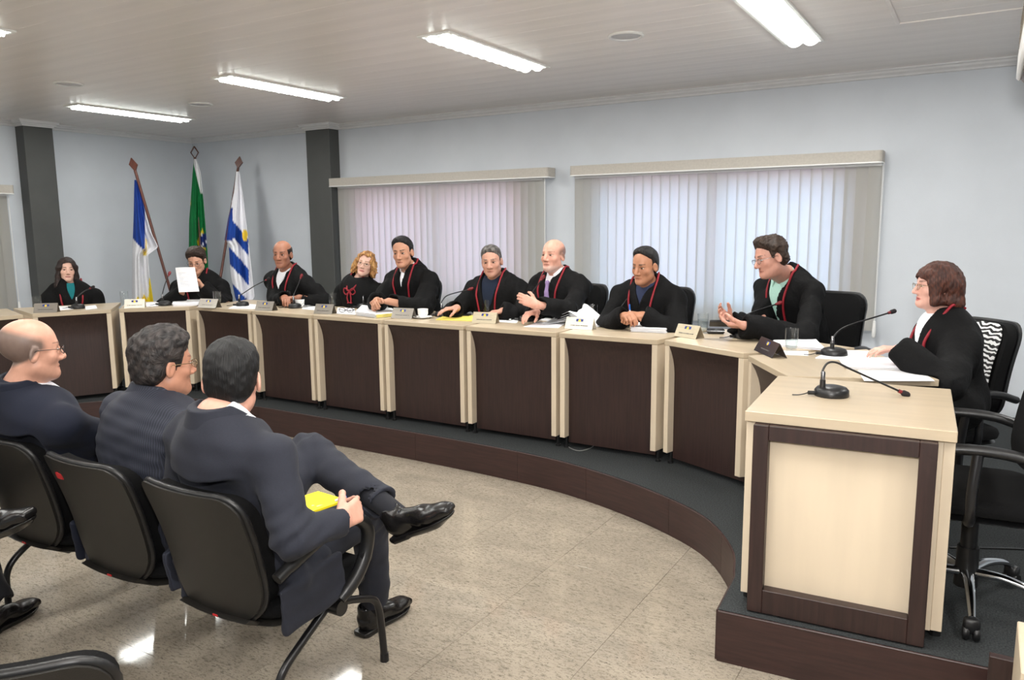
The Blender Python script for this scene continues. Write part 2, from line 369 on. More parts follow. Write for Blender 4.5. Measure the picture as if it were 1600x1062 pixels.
# ceiling luminaires
def luminaire(cx, cy, ln, label, first=[None]):
    if first[0] is None:
        t = thing('ceiling_light', label, 'ceiling light', (cx, cy, ZC), 0, 'recessed fluorescent luminaires'); w = .215; L_ = ln
        bm = NB()
        for s in (-1, 1):
            box(bm, (s*(w/2), 0, -.006), (.022, L_+.022, .012), bev=.003); box(bm, (0, s*(L_/2), -.006), (w, .022, .012), bev=.003)
        obj('frame', bm, 'lamp_white', t)
        bm = NB(); box(bm, (0, 0, -.0015), (w-.02, L_-.02, .003)); obj('reflector', bm, 'reflector', t)
        for s in (-1, 1):
            bm = NB(); tube(bm, [(s*.052, -L_/2+.03, -.02), (s*.052, L_/2-.03, -.02)], .014, 12); obj('lamp_tube', bm, 'tube_glow', t, 40)
        for k in range(13):
            y = -L_/2+L_*(k+.5)/13; bm = NB(); pr = []
            for i in range(17):
                u = i/16; pr.append((-(w/2-.012)+(w-.024)*u, -.012-.026*abs(math.sin(PI*2*u))**.7))
            f = [bm.verts.new((a, -.002, b)) for a, b in pr]+[bm.verts.new((pr[-1][0], -.002, -.004)), bm.verts.new((pr[0][0], -.002, -.004))]
            g = [bm.verts.new((v.co.x, .002, v.co.z)) for v in f]; bm.faces.new(f); bm.faces.new(g[::-1])
            for i in range(len(f)): bm.faces.new((f[i], f[(i+1) % len(f)], g[(i+1) % len(f)], g[i]))
            o = obj('louvre', bm, 'lamp_white', t); o.location = (0, y, 0)
        first[0] = t
    else: t = dup(first[0], (cx, cy, ZC), 0, label)
    l = bpy.data.lights.new('fluorescent_light', 'AREA'); l.shape = 'RECTANGLE'; l.size = .19; l.size_y = ln-.06; l.energy = LAMP_W; l.color = (1, .98, .94)
    lo = bpy.data.objects.new('fluorescent_light', l); COL.objects.link(lo); lo.parent = t; lo.location = (0, 0, -.042)
    return t
LL = 1.2
for cx, cy, lb in ((-7.15, 4.75, 'recessed twin-tube ceiling light nearest the flags'), (-4.92, 4.6, 'recessed twin-tube ceiling light in front of the dark column'), (-2.84, 4.43, 'recessed twin-tube ceiling light above the middle of the bench'),
                   (-1.05, 4.66, 'recessed twin-tube ceiling light brightest, above the judge with a phone'), (-4.88, 1.88, 'recessed ceiling light cut by the picture edge'),
                   (-7.1, 1.85, 'recessed ceiling light over the far end of the public seats'), (-2.84, 1.85, 'recessed ceiling light over the seated men in suits'), (-.95, 1.85, 'recessed ceiling light over the photographer'), (1.1, 4.6, 'recessed ceiling light beyond the end pedestal'),
                   (1.1, 1.85, 'recessed ceiling light near the clerk desk'), (-5, -1, 'recessed ceiling light over the back rows, far'), (-2.8, -1, 'recessed ceiling light over the back rows, middle'), (-.8, -1, 'recessed ceiling light over the back rows, near')):
    luminaire(cx, cy, LL, lb)
# ceiling speakers
def speaker(p, label, first=[None]):
    if first[0] is None:
        t = thing('ceiling_speaker', label, 'speaker', p, 0, 'round ceiling speakers')
        bm = NB(); lathe(bm, [(.105, 0), (.108, -.006), (.1, -.013), (.09, -.011), (.088, 0)], (0, 0, 0), 32); obj('rim', bm, 'white_plastic', t, 40)
        bm = NB(); lathe(bm, [(.09, -.004), (.06, -.009), (0, -.011)], (0, 0, 0), 32); obj('grille', bm, 'grille_grey', t, 40); first[0] = t; return t
    return dup(first[0], p, 0, label)
for px, py, lb in ((978, 55, 'round white ceiling speaker between the two brightest lights'), (107, 130, 'round white ceiling speaker above the shaded ceiling edge'), (313, 162, 'round white ceiling speaker beside the light nearest the flags')):
    q = atz(px, py, ZC); speaker((q[0], q[1], ZC), lb)
# access hatch
t = thing('ceiling_hatch', 'square access hatch panel set in the ceiling planks', 'hatch', (.25, 4.72, ZC))
bm = NB()
for s in (-1, 1): box(bm, (s*.76, 0, -.003), (.02, .7, .012), bev=.003); box(bm, (0, s*.35, -.003), (1.54, .02, .012), bev=.003)
obj('frame', bm, 'ceiling_pvc', t)
for k in range(4):
    bm = NB(); box(bm, (0, -.255+.17*k, -.0015), (1.49, .167, .005), bev=.002); obj('hatch_plank', bm, 'ceiling_pvc', t)
# air conditioner at the top edge
q = at(1606, 70, 2.6)
t = thing('air_conditioner', 'brown and white wall unit at the top corner of the picture', 'air conditioner', (q[0]+.165, q[1], q[2]))
bm = NB(); box(bm, (0, 0, .06), (.36, .9, .26), bev=.03); obj('housing', bm, 'pole_wood', t, 40)
bm = NB(); box(bm, (-.175, -.02, -.01), (.02, .8, .10), bev=.008); obj('front_panel', bm, 'white_plastic', t, 40)
bm = NB()
for k in range(6): box(bm, (-.17, 0, .06+.018*k), (.03, .78, .006))
obj('louvre', bm, 'gold_wire', t)
bm = NB(); box(bm, (.1, 0, .24), (.03, .03, ZC-q[2]-.19)); obj('hanger', bm, 'steel', t)
# ------------------------------------------------------------------ dais
edge = [(-6.75, .9), (-6.62, 1.9), (-6.55, 2.6), (-6.38, 3.2), (-6.1, 3.66), (-5.7, 3.98), (-5.2, 4.09), (-4.2, 4.10), (-3.06, 4.09), (-2.3, 4.04), (-1.9, 3.96), (-1.47, 3.80), (-1.09, 3.57), (-.86, 3.26), (-.77, 2.98)]
ed = [tuple(p)[:2] for p in smooth_path([(a, b, 0) for a, b in edge], 5)]+[(-.75, 2.68), (.1, 2.74), (3.2, 2.9)]
bm = NB(); poly = ed+[(3.2, Y1), (X0, Y1), (X0, .9)]
prism(bm, poly, -.004, .196); dais = tag(obj('dais', bm, 'dark_wood_riser'), 'low curved platform under the judges, carpeted with dark wood riser', 'platform', kind='structure')
bm = NB(); a = [bm.verts.new((p[0], p[1], .2)) for p in poly]; bm.faces.new(a)
ge = bmesh.ops.extrude_face_region(bm, geom=bm.faces[:]); bmesh.ops.translate(bm, verts=[v for v in ge['geom'] if isinstance(v, bmesh.types.BMVert)], vec=(0, 0, -.004))
obj('carpet', bm, 'carpet', dais)
def riser_piece(i0, i1):
    bm = NB(); P = [Vector((p[0], p[1], 0)) for p in ed[i0:i1+1]]; rings = []
    for k, p in enumerate(P):
        d = (P[min(k+1, len(P)-1)]-P[max(k-1, 0)]).normalized(); n = Vector((d.y, -d.x, 0))
        if k == 0: p = p+d*.0012
        if k == len(P)-1: p = p-d*.0012
        rings.append([p-n*.001+Vector((0, 0, .001)), p+n*.008+Vector((0, 0, .001)), p+n*.008+Vector((0, 0, .194)), p+n*.006+Vector((0, 0, .197)), p-n*.001+Vector((0, 0, .197))])
    loft(bm, rings); obj('riser_panel', bm, 'dark_wood_riser', dais, 30)
nE = len(ed); cuts = [0, 8, 16, 24, 32, 39, 44, 50, 57, 63, nE-3]
for a, b in zip(cuts, cuts[1:]): riser_piece(a, b)
riser_piece(nE-3, nE-2); riser_piece(nE-2, nE-1)
# ------------------------------------------------------------------ bench desks
ZT = .94
DESKQ_ = []
def desk(label, fl, fr, br, bl):
    DESKQ_.append((fl, fr, br, bl))
    fl, fr, br, bl = [np.array(p, float) for p in (fl, fr, br, bl)]
    base = (fl+fr)/2; ang = math.atan2(fr[1]-fl[1], fr[0]-fl[0]); t = thing('bench_desk', label, 'desk', (base[0], base[1], .2), ang, 'cream and dark wood bench desks')
    def loc(p): d = p-base; return np.array([d[0]*math.cos(ang)+d[1]*math.sin(ang), -d[0]*math.sin(ang)+d[1]*math.cos(ang)])
    fl, fr, br, bl = map(loc, (fl, fr, br, bl)); z1 = ZT-.2
    def P(u, v): return (fl*(1-u)+fr*u)*(1-v)+(bl*(1-u)+br*u)*v
    W_ = fr[0]-fl[0]; dep = .65
    bm = NB(); prism(bm, [P(0, 0), P(1, 0), P(1, 1), P(0, 1)], z1-.03, z1)
    bmesh.ops.bevel(bm, geom=bm.edges[:], offset=.0025, segments=1, affect='EDGES'); obj('desk_top', bm, 'cream_top', t)
    th = .036/W_
    for u0, u1 in ((.004, th), (1-th, .996)):
        bm = NB(); prism(bm, [P(u0, .006), P(u1, .006), P(u1, .8), P(u0, .8)], .075, z1-.03); bmesh.ops.bevel(bm, geom=bm.edges[:], offset=.002, segments=1, affect='EDGES')
        s = obj('side_panel', bm, 'cream_wood', t)
        for v in (.1, .7):
            bm = NB(); q = P((u0+u1)/2, v); lathe(bm, [(0, 0), (.018, 0), (.018, .012), (.01, .016), (.01, .078), (0, .078)], (q[0], q[1], 0), 10); obj('foot', bm, 'black_plastic', s, 40)
    bm = NB()
    def pf(u, v):
        z = z1-.03-v*(z1-.03-.035); s = min(1, (v*(z1-.03))/.2); q = P(th+u*(1-2*th), (.004+.058*(1-(1-s)**2.2))/dep); return ((q[0], q[1], z), (0, -1, 0))
    slab(bm, pf, 2, 16, .016); obj('front_panel', bm, 'dark_wood', t, 40)
    bm = NB()
    for v in (.45,): a, b = P(th, v), P(1-th, v); prism(bm, [a, b, b+np.array([0, .018]), a+np.array([0, .018])], z1-.33, z1-.03)
    obj('modesty_rail', bm, 'cream_wood', t)
    return t
xs = [-5.70, -5.00, -4.32, -3.63, -2.92, -2.22, -1.56]; YF = 4.22
desk('short bench desk at the far end, cut by the picture edge', (-6.52, 2.62), (-6.41, 3.19), (-7.04, 3.38), (-7.16, 2.58))
desk('bench desk before the long-haired woman judge', (-6.39, 3.25), (-6.15, 3.75), (-6.66, 4.16), (-7.02, 3.42))
desk('bench desk with a bright white-gold nameplate, before the judge reading papers', (-6.12, 3.80), (-5.735, 4.19), (-5.98, 4.79), (-6.62, 4.19))
nm = ['narrow bench desk beside the judge reading papers', 'bench desk before the judge with a bald crown and dark skin', 'bench desk before the blonde woman judge', 'bench desk holding the yellow folder stack', 'bench desk before the grey-haired judge', 'bench desk with a crumpled pile of documents behind a bright nameplate']
for k in range(6):
    a, b = xs[k], xs[k+1]-.022; lo = -.12 if k == 0 else 0; ro = .13 if k == 5 else 0
    desk(nm[k], (a, YF), (b, YF), (b+ro, YF+.65), (a+lo, YF+.65))
desk('bench desk turned inward, before the judge looking at a phone', (-1.545, 4.235), (-1.03, 3.99), (-.56, 4.44), (-1.39, 4.87))
desk('bench desk sharply turned, before the brown-haired woman judge', (-.99, 3.93), (-.70, 3.47), (-.13, 3.69), (-.50, 4.42))
# end pedestal desk
t = thing('pedestal_desk', 'tall cream end desk with dark framed front panel, at the end of the bench', 'desk', (-.365, 2.76, .2), math.radians(3.6))
zt = ZT-.2; Wp, Dp = .66, .72
bm = NB(); box(bm, (0, Dp/2, zt-.019), (Wp, Dp, .038), bev=.0025); obj('desk_top', bm, 'cream_top', t)
for s in (-1, 1):
    bm = NB(); box(bm, (s*(Wp/2-.019), Dp/2+.012, (zt-.038+.045)/2), (.034, Dp-.03, zt-.038-.045), bev=.002); sp = obj('side_panel', bm, 'cream_wood', t)
    for yy in (.1, .6): bm = NB(); lathe(bm, [(0, 0), (.02, 0), (.02, .047), (0, .047)], (s*(Wp/2-.019), yy, 0), 10); obj('foot', bm, 'black_plastic', sp)
    bm = NB(); box(bm, (s*.260-.008, -.006, .353), (.052, .046, .695), bev=.002); obj('frame_stile', bm, 'dark_wood', t)
for z, hh in ((.050, .088), (.674, .053)):
    bm = NB(); box(bm, (-.008, -.006, z), (.4675, .046, hh), bev=.002); obj('frame_rail', bm, 'dark_wood', t)
bm = NB(); box(bm, (0, .028, .374), (Wp-.073, .016, .655)); obj('front_panel', bm, 'cream_wood', t)
# clerk desk corner at the lower picture edge
q = atz(1546, 1062, .30)
t = thing('clerk_desk', 'corner of a low cream and dark wood desk at the bottom picture edge', 'desk', (.12, 2.42, 0), math.radians(3))
a = at(1546, 1018, 2.35); b = at(1591, 990, 2.15)
t.location = (a[0], a[1], 0); t.rotation_euler.z = 0
bm = NB(); box(bm, (.35, -.012, a[2]/2), (.7, .03, a[2]), bev=.002); obj('back_panel', bm, 'dark_wood', t)
d = b-a; bm = NB(); box(bm, (d[0]+.35, -.24, b[2]/2), (.7, .3, b[2]), bev=.003); obj('pedestal', bm, 'cream_wood', t)
# ------------------------------------------------------------------ signed-distance figures
class Sdf:
    def __init__(s): s.ops = []; s.post = None; s.pad = 0
    def _add(s, fn, lo, hi, k, op): s.ops.append((fn, np.array(lo, float), np.array(hi, float), k, op)); return s
    def cone(s, a, b, ra, rb=None, k=.02, op='u'):
        a = np.array(a, float); b = np.array(b, float); rb = ra if rb is None else rb; ba = b-a; L2 = max(ba@ba, 1e-9)
        def fn(p):
            q = p-a; t = np.clip(q@ba/L2, 0, 1); d = q-t[:, None]*ba
            return np.sqrt((d*d).sum(1))-(ra+(rb-ra)*t)
        r = max(ra, rb); return s._add(fn, np.minimum(a, b)-r, np.maximum(a, b)+r, k, op)
    def chain(s, pts, rs, k=.02, op='u'):
        for i in range(len(pts)-1): s.cone(pts[i], pts[i+1], rs[i], rs[i+1], k, op)
        return s
    def ell(s, c, r, M=None, k=.02, op='u'):
        c = np.array(c, float); r = np.array(r, float); M = np.eye(3) if M is None else M
        def fn(p):
            q = (p-c)@M; k0 = np.sqrt(((q/r)**2).sum(1)); k1 = np.sqrt(((q/(r*r))**2).sum(1)); return k0*(k0-1)/np.maximum(k1, 1e-9)
        m = r.max(); return s._add(fn, c-m, c+m, k, op)
    def rbox(s, c, h, rad=.005, M=None, k=.01, op='u'):
        c = np.array(c, float); h = np.array(h, float)-rad; M = np.eye(3) if M is None else M
        def fn(p):
            q = np.abs((p-c)@M)-h; return np.sqrt((np.maximum(q, 0)**2).sum(1))+np.minimum(q.max(1), 0)-rad
        m = np.linalg.norm(h)+rad; return s._add(fn, c-m, c+m, k, op)
    def fnc(s, fn, lo, hi, k=.005, op='u'): return s._add(fn, lo, hi, k, op)
    def ev(s, p, sel=None):
        d = np.full(len(p), 1.0)
        for i, (fn, lo, hi, k, op) in enumerate(s.ops):
            e = fn(p); d = s.comb(d, e, k, op)
        return d if s.post is None else d+s.post(p)
    @staticmethod
    def comb(d, e, k, op):
        if op == 'u':
            h = np.clip(.5+.5*(d-e)/k, 0, 1); return d+(e-d)*h-k*h*(1-h)
        e = -e if op == 's' else e          # 's' subtract, 'i' intersect
        h = np.clip(.5-.5*(d-e)/k, 0, 1); return d+(e-d)*h+k*h*(1-h)
    def mesh(s, res):
        B = 8; lo = np.min([o[1] for o in s.ops if o[4] == 'u'], 0)-3*res-s.pad; hi = np.max([o[2] for o in s.ops if o[4] == 'u'], 0)+3*res+s.pad
        nb = np.ceil((hi-lo)/(res*B)).astype(int); I = np.stack(np.meshgrid(*[np.arange(n) for n in nb], indexing='ij'), -1).reshape(-1, 3)
        ctr = lo+(I*B+(B-1)/2)*res; dc = s.ev(ctr); hd = res*B*.9
        act = np.abs(dc) < hd*1.5+.012
        full = np.where(dc < 0, np.float32(-1), np.float32(1)); dense = np.broadcast_to(full.reshape(nb[0], 1, nb[1], 1, nb[2], 1), (nb[0], B, nb[1], B, nb[2], B)).copy()
        A = I[act]; cA = ctr[act]; off = np.stack(np.meshgrid(*[np.arange(B)]*3, indexing='ij'), -1).reshape(-1, 3)
        D = np.full((len(A), B**3), 1.0); P = (lo+(A*B)[:, None, :]*res+off[None]*res)
        for fn, plo, phi, k, op in s.ops:
            if op == 'i': m = np.ones(len(A), bool)
            else:
                dist = np.maximum(np.maximum(plo-cA, cA-phi), 0); m = np.sqrt((dist**2).sum(1)) < hd+k+.004+s.pad
            if not m.any(): continue
            e = fn(P[m].reshape(-1, 3)).reshape(-1, B**3); D[m] = s.comb(D[m], e, k, op)
        if s.post is not None: D += s.post(P.reshape(-1, 3)).reshape(D.shape)
        dense[A[:, 0], :, A[:, 1], :, A[:, 2], :] = D.reshape(-1, B, B, B).astype(np.float32)
        g = dense.reshape(nb[0]*B, nb[1]*B, nb[2]*B)
        return nets(g, lo, res)
def nets(g, lo, res):
    ins = g < 0; n = g.shape
    c = [ins[a:n[0]-1+a, b:n[1]-1+b, d:n[2]-1+d] for a in (0, 1) for b in (0, 1) for d in (0, 1)]
    anyi = c[0] | c[1] | c[2] | c[3] | c[4] | c[5] | c[6] | c[7]; alli = c[0] & c[1] & c[2] & c[3] & c[4] & c[5] & c[6] & c[7]
    ci = np.argwhere(anyi & ~alli)
    vals = np.stack([g[ci[:, 0]+a, ci[:, 1]+b, ci[:, 2]+d] for a in (0, 1) for b in (0, 1) for d in (0, 1)], 1)
    corner = np.array([(a, b, d) for a in (0, 1) for b in (0, 1) for d in (0, 1)], float)
    acc = np.zeros((len(ci), 3)); cnt = np.zeros(len(ci))
    for a in range(8):
        for b in range(a+1, 8):
            if np.abs(corner[a]-corner[b]).sum() != 1: continue
            va, vb = vals[:, a], vals[:, b]; m = (va < 0) != (vb < 0); t = np.where(m, va/np.where(m, va-vb, 1), 0)
            acc += np.where(m[:, None], corner[a]+(corner[b]-corner[a])*t[:, None], 0); cnt += m
    v = lo+(ci+acc/cnt[:, None])*res
    idx = np.full((n[0], n[1], n[2]), -1, np.int32); idx[ci[:, 0], ci[:, 1], ci[:, 2]] = np.arange(len(ci))
    quads = []
    for ax in range(3):
        s0 = [slice(1, n[0]-1), slice(1, n[1]-1), slice(1, n[2]-1)]; s1 = list(s0); s1[ax] = slice(2, n[ax])
        x0 = ins[tuple(s0)]; x1 = ins[tuple(s1)]; e = np.argwhere(x0 != x1)+1
        fl = x0[tuple((e-1).T)]
        u, w = [(1, 2), (2, 0), (0, 1)][ax]; du = np.eye(3, dtype=int)[u]; dw = np.eye(3, dtype=int)[w]
        q = np.stack([idx[tuple((e-du-dw).T)], idx[tuple((e-dw).T)], idx[tuple(e.T)], idx[tuple((e-du).T)]], 1)
        q[~fl] = q[~fl][:, ::-1]; quads.append(q[(q >= 0).all(1)])
    return v, np.concatenate(quads)
def mesh_obj(name, v, q, m, parent, colfn=None, label=None, org=None):
    if org is None: org = np.array(parent.location) if parent is not None else np.zeros(3)
    org = np.array(org)
    me = bpy.data.meshes.new(name); nv, nq = len(v), len(q)
    me.vertices.add(nv); me.vertices.foreach_set('co', (v-org).astype(np.float32).ravel())
    me.loops.add(nq*4); me.loops.foreach_set('vertex_index', q.astype(np.int32).ravel())
    me.polygons.add(nq); me.polygons.foreach_set('loop_start', np.arange(0, nq*4, 4, dtype=np.int32)); 
    me.polygons.foreach_set('use_smooth', np.ones(nq, bool)); me.update(calc_edges=True)
    if colfn is not None:
        c = np.clip(colfn(v), 0, 1) if callable(colfn) else np.tile(np.array(colfn[:3]), (nv, 1))
        a = me.color_attributes.new('Col', 'FLOAT_COLOR', 'POINT'); a.data.foreach_set('color', np.concatenate([c, np.ones((nv, 1))], 1).astype(np.float32).ravel())
    me.materials.append(MATS[m]); o = bpy.data.objects.new(name, me); COL.objects.link(o)
    if parent is not None: o.parent = parent
    if label: o['label'] = label
    return o
def paint(o, rgb):
    me = o.data; a = me.color_attributes.new('Col', 'FLOAT_COLOR', 'POINT')
    a.data.foreach_set('color', np.tile(np.array(lin(rgb)), (len(me.vertices), 1)).astype(np.float32).ravel()); return o
def L3(c): return np.array(lin(c)[:3])
def wob(seed, f, amp, st=(1, 1, 1)):
    r = np.random.RandomState(seed); K = r.normal(size=(5, 3))*f*np.array(st); ph = r.uniform(0, 6.28, 5)
    return lambda p: amp*np.sin(p@K.T+ph).sum(1)/2.2
def nrm(v): v = np.array(v, float); return v/np.linalg.norm(v)
def head_frame(th, pitch, roll):
    f = np.array([math.sin(th)*math.cos(pitch), math.cos(th)*math.cos(pitch), math.sin(pitch)]); r = np.array([math.cos(th), -math.sin(th), 0]); u = np.cross(r, f)
    r2 = r*math.cos(roll)+u*math.sin(roll); u2 = -r*math.sin(roll)+u*math.cos(roll)
    return np.stack([r2, f, u2], 1)      # columns: right, forward, up
def add_head(S, H, M, sc=1.0, fem=False, jaw=1.0, nose=1.0, fat=0.0):
    w = lambda x, y, z: H+M@(np.array([x, y, z])*sc)
    c = lambda a, b, ra, rb, k, op='u': S.cone(w(*a), w(*b), ra*sc, rb*sc, k*sc, op)
    e = lambda a, r, k, op='u', R=None: S.ell(w(*a), np.array(r)*sc, M if R is None else M@R, k*sc, op)
    e((0, -.016, .034), (.0765, .098, .084), .01)
    e((0, .022, -.030), (.0585+fat, .066, .088), .03)
    for s in (-1, 1):
        c((s*.0415*jaw, .0, -.062), (s*.011, .062, -.095), .0185+fat, .0195, .03)
        e((s*.042, .049, -.028), (.019+fat, .021, .020), .02)
    e((0, .070, -.098), (.022, .018, .016), .018)
    c((-.030, .0735, .021), (.030, .0735, .021), .0095 if not fem else .007, .0095 if not fem else .007, .014)
    for s in (-1, 1): e((s*.032, .099, .000), (.020, .022, .0130), .012, 's')
    for s in (-1, 1): e((s*.0315, .0665, -.001), (.0155, .013, .012), .006)
    c((0, .079, .012), (0, .1035*1, -.030), .0085, .0115*nose, .010)
    e((0, .1035, -.036), (.0125*nose, .0125*nose, .0105*nose), .006)
    for s in (-1, 1): e((s*.0125*nose, .092, -.040), (.0085, .011, .0085), .006)
    c((-.018, .0782, -.0660), (.018, .0782, -.0660), .0052, .0052, .007); e((0, .0845, -.0645), (.015, .0052, .0045), .006)
    c((-.014, .0792, -.0768), (.014, .0792, -.0768), .0052, .0052, .007); e((0, .0835, -.0768), (.013, .0052, .005), .006)
    e((0, .093, -.0710), (.027, .010, .0013), .003, 's')
    for s in (-1, 1):
        R = np.array(Matrix.Rotation(s*.35, 3, 'Z')@Matrix.Rotation(-.2, 3, 'X'))
        e((s*.079, -.012, -.010), (.008, .020, .032), .005, 'u', R); e((s*.088, -.008, -.008), (.007, .011, .020), .005, 's', R)
def skin_col(H, M, base, sc=1.0, lips=None, brow=None, stub=None, stubz=-.05, flush=.12, bald=None):
    base = L3(base); lips_ = L3(lips) if lips else base*np.array([.82, .62, .60]); brow_ = L3(brow) if brow is not None else base*.3
    nz = wob(3, 160, .5)
    def f(v):
        c = np.tile(base, (len(v), 1)); q = ((v-H)@M)/sc; x, y, z = np.abs(q[:, 0]), q[:, 1], q[:, 2]
        def mixin(m, col): 
            m = np.clip(m, 0, 1)[:, None]; c[:] = c*(1-m)+col*m
        face = (y > .02) & (z > -.13) & (z < .1)
        red = np.exp(-((x-.042)**2+(z+.032)**2)/.0006)*face+np.exp(-(x**2+(z+.034)**2)/.0003)*face*(y > .08)
        mixin(red*flush*1.1, base*np.array([1.0, .70, .66]))
        if stub is not None:
            st = np.clip((stubz-z)/.02, 0, 1)*(z > -.125)*(y > -.03)*np.clip((x+.02)/.03, .45, 1); mixin(st*.36, L3(stub))
        lp = np.clip(1.25-np.sqrt((x/.0235)**2+((z+.0712)/.0092)**2), 0, .25)/.25*(y > .070); mixin(lp*.8, lips_)
        ml = np.clip(1.3-np.sqrt((x/.0235)**2+((z+.0710)/.0016)**2), 0, .3)/.3*(y > .066); mixin(ml*.8, lips_*.35)  # shade of the slit between the lips, put into the colour
        bz = .0235+.004*np.sin((x-.012)/.038*PI*.62)-.0015*(x/.05); bw = .0036*np.clip((.056-x)/.02, .3, 1)
        br = np.clip(1.4-np.abs(z-bz)/bw, 0, .5)/.5*(x > .012)*(x < .054)*(y > .035); mixin(br*.85, brow_)
        la = np.clip(1.4-np.sqrt(((x-.0315)/.0155)**2+((z-.0062)/.0020)**2), 0, .4)/.4*(y > .055); mixin(la*.75, brow_*.6)
        no = np.exp(-((x-.0085)**2+(z+.0465)**2)/.000012)*(y > .08); mixin(no*.8, base*.25)  # nostril hollows: their shade is painted into the skin colour
        if bald is not None: bald(q, c, mixin)
        return c*(1+.05*nz(v))[:, None]
    return f
def add_eyes(root, H, M, sc, iris=(60, 38, 24), closed=False):
    for s in (-1, 1):
        bm = NB(); c = H+M@(np.array([s*.0315, .0738, -.0005])*sc)-np.array(root.location)
        bmesh.ops.create_uvsphere(bm, u_segments=20, v_segments=14, radius=1)
        rx, ry, rz = (.0128*sc, .0102*sc, (.0054 if not closed else .0022)*sc); cols = []
        for v in bm.verts:
            p = np.array(v.co); r = math.hypot(p[0], p[2]*rz/rx); cols.append((12, 10, 10) if r < .26 and p[1] > 0 else iris if r < .60 and p[1] > 0 else (196, 186, 178))
            v.co = Vector(c+M@(p*np.array([rx, ry, rz])))
        o = obj('eye', bm, 'eye', root, 180); a = o.data.color_attributes.new('Col', 'FLOAT_COLOR', 'POINT')
        a.data.foreach_set('color', np.array([lin(k) for k in cols], np.float32).ravel())
def add_hand(S, Wp, d, n, thumb, curl=.55, sc=1.0, spread=.0, k=.0045, tc=.5):
    """palm normal n (side the fingers curl to), d towards the fingers, thumb=+1/-1: side of d x n on which the thumb leaves"""
    d = nrm(d); n = nrm(np.array(n)-d*np.dot(n, d)); s = np.cross(d, n)*thumb; W_ = np.array(Wp, float)
    F = [(.027, .088, .044, .0088, .028), (.0085, .092, .049, .0090, .031), (-.0105, .088, .045, .0086, .029), (-.028, .080, .035, .0076, .023)]
    curls = curl if isinstance(curl, (list, tuple)) else [curl*.85, curl, curl*1.05, curl*1.15]
    for (o, L0, L1, r, L2), cu in zip(F, curls):
        b = W_+s*o*.62*sc; kn = W_+(d*L0+s*o)*sc; S.cone(b, kn, .0135*sc, .0115*sc, .012)
        p = kn; a = cu*.8; dd = nrm(d+s*spread*o*20)
        for L, rr0, rr1, f in ((L1, r, r*.92, .8), (L2, r*.92, r*.85, 1.1), (L2*.75, r*.85, r*.72, .7)):
            v = dd*math.cos(a)+n*math.sin(a); q = p+v*L*sc; S.cone(p, q, rr0*sc, rr1*sc, k if rr0 < r else .006); p = q; a += cu*f
    p0 = W_+(d*.018+s*.020+n*.006)*sc; p1 = p0+(d*.040+s*.030+n*.014)*sc; p2 = p1+nrm(d*.8+s*.35+n*tc)*.034*sc; p3 = p2+nrm(d*.9+s*.0+n*(tc+.2))*.026*sc
    S.chain([p0, p1, p2, p3], [.016*sc, .0115*sc, .0098*sc, .0080*sc], .008)
    return W_+d*.095*sc
def ik(Sh, W, l1, l2, pole):
    Sh, W = np.array(Sh, float), np.array(W, float); v = W-Sh; D = np.linalg.norm(v)
    if D > (l1+l2)*.995: k = D/((l1+l2)*.995); l1 *= k; l2 *= k
    a = (l1*l1-l2*l2+D*D)/(2*D); h = math.sqrt(max(l1*l1-a*a, 0)); u = v/D; p = nrm(np.array(pole)-u*np.dot(pole, u)); return Sh+u*a+p*h
def interp_cut(ys, zs): return lambda y: np.interp(y, ys, zs)
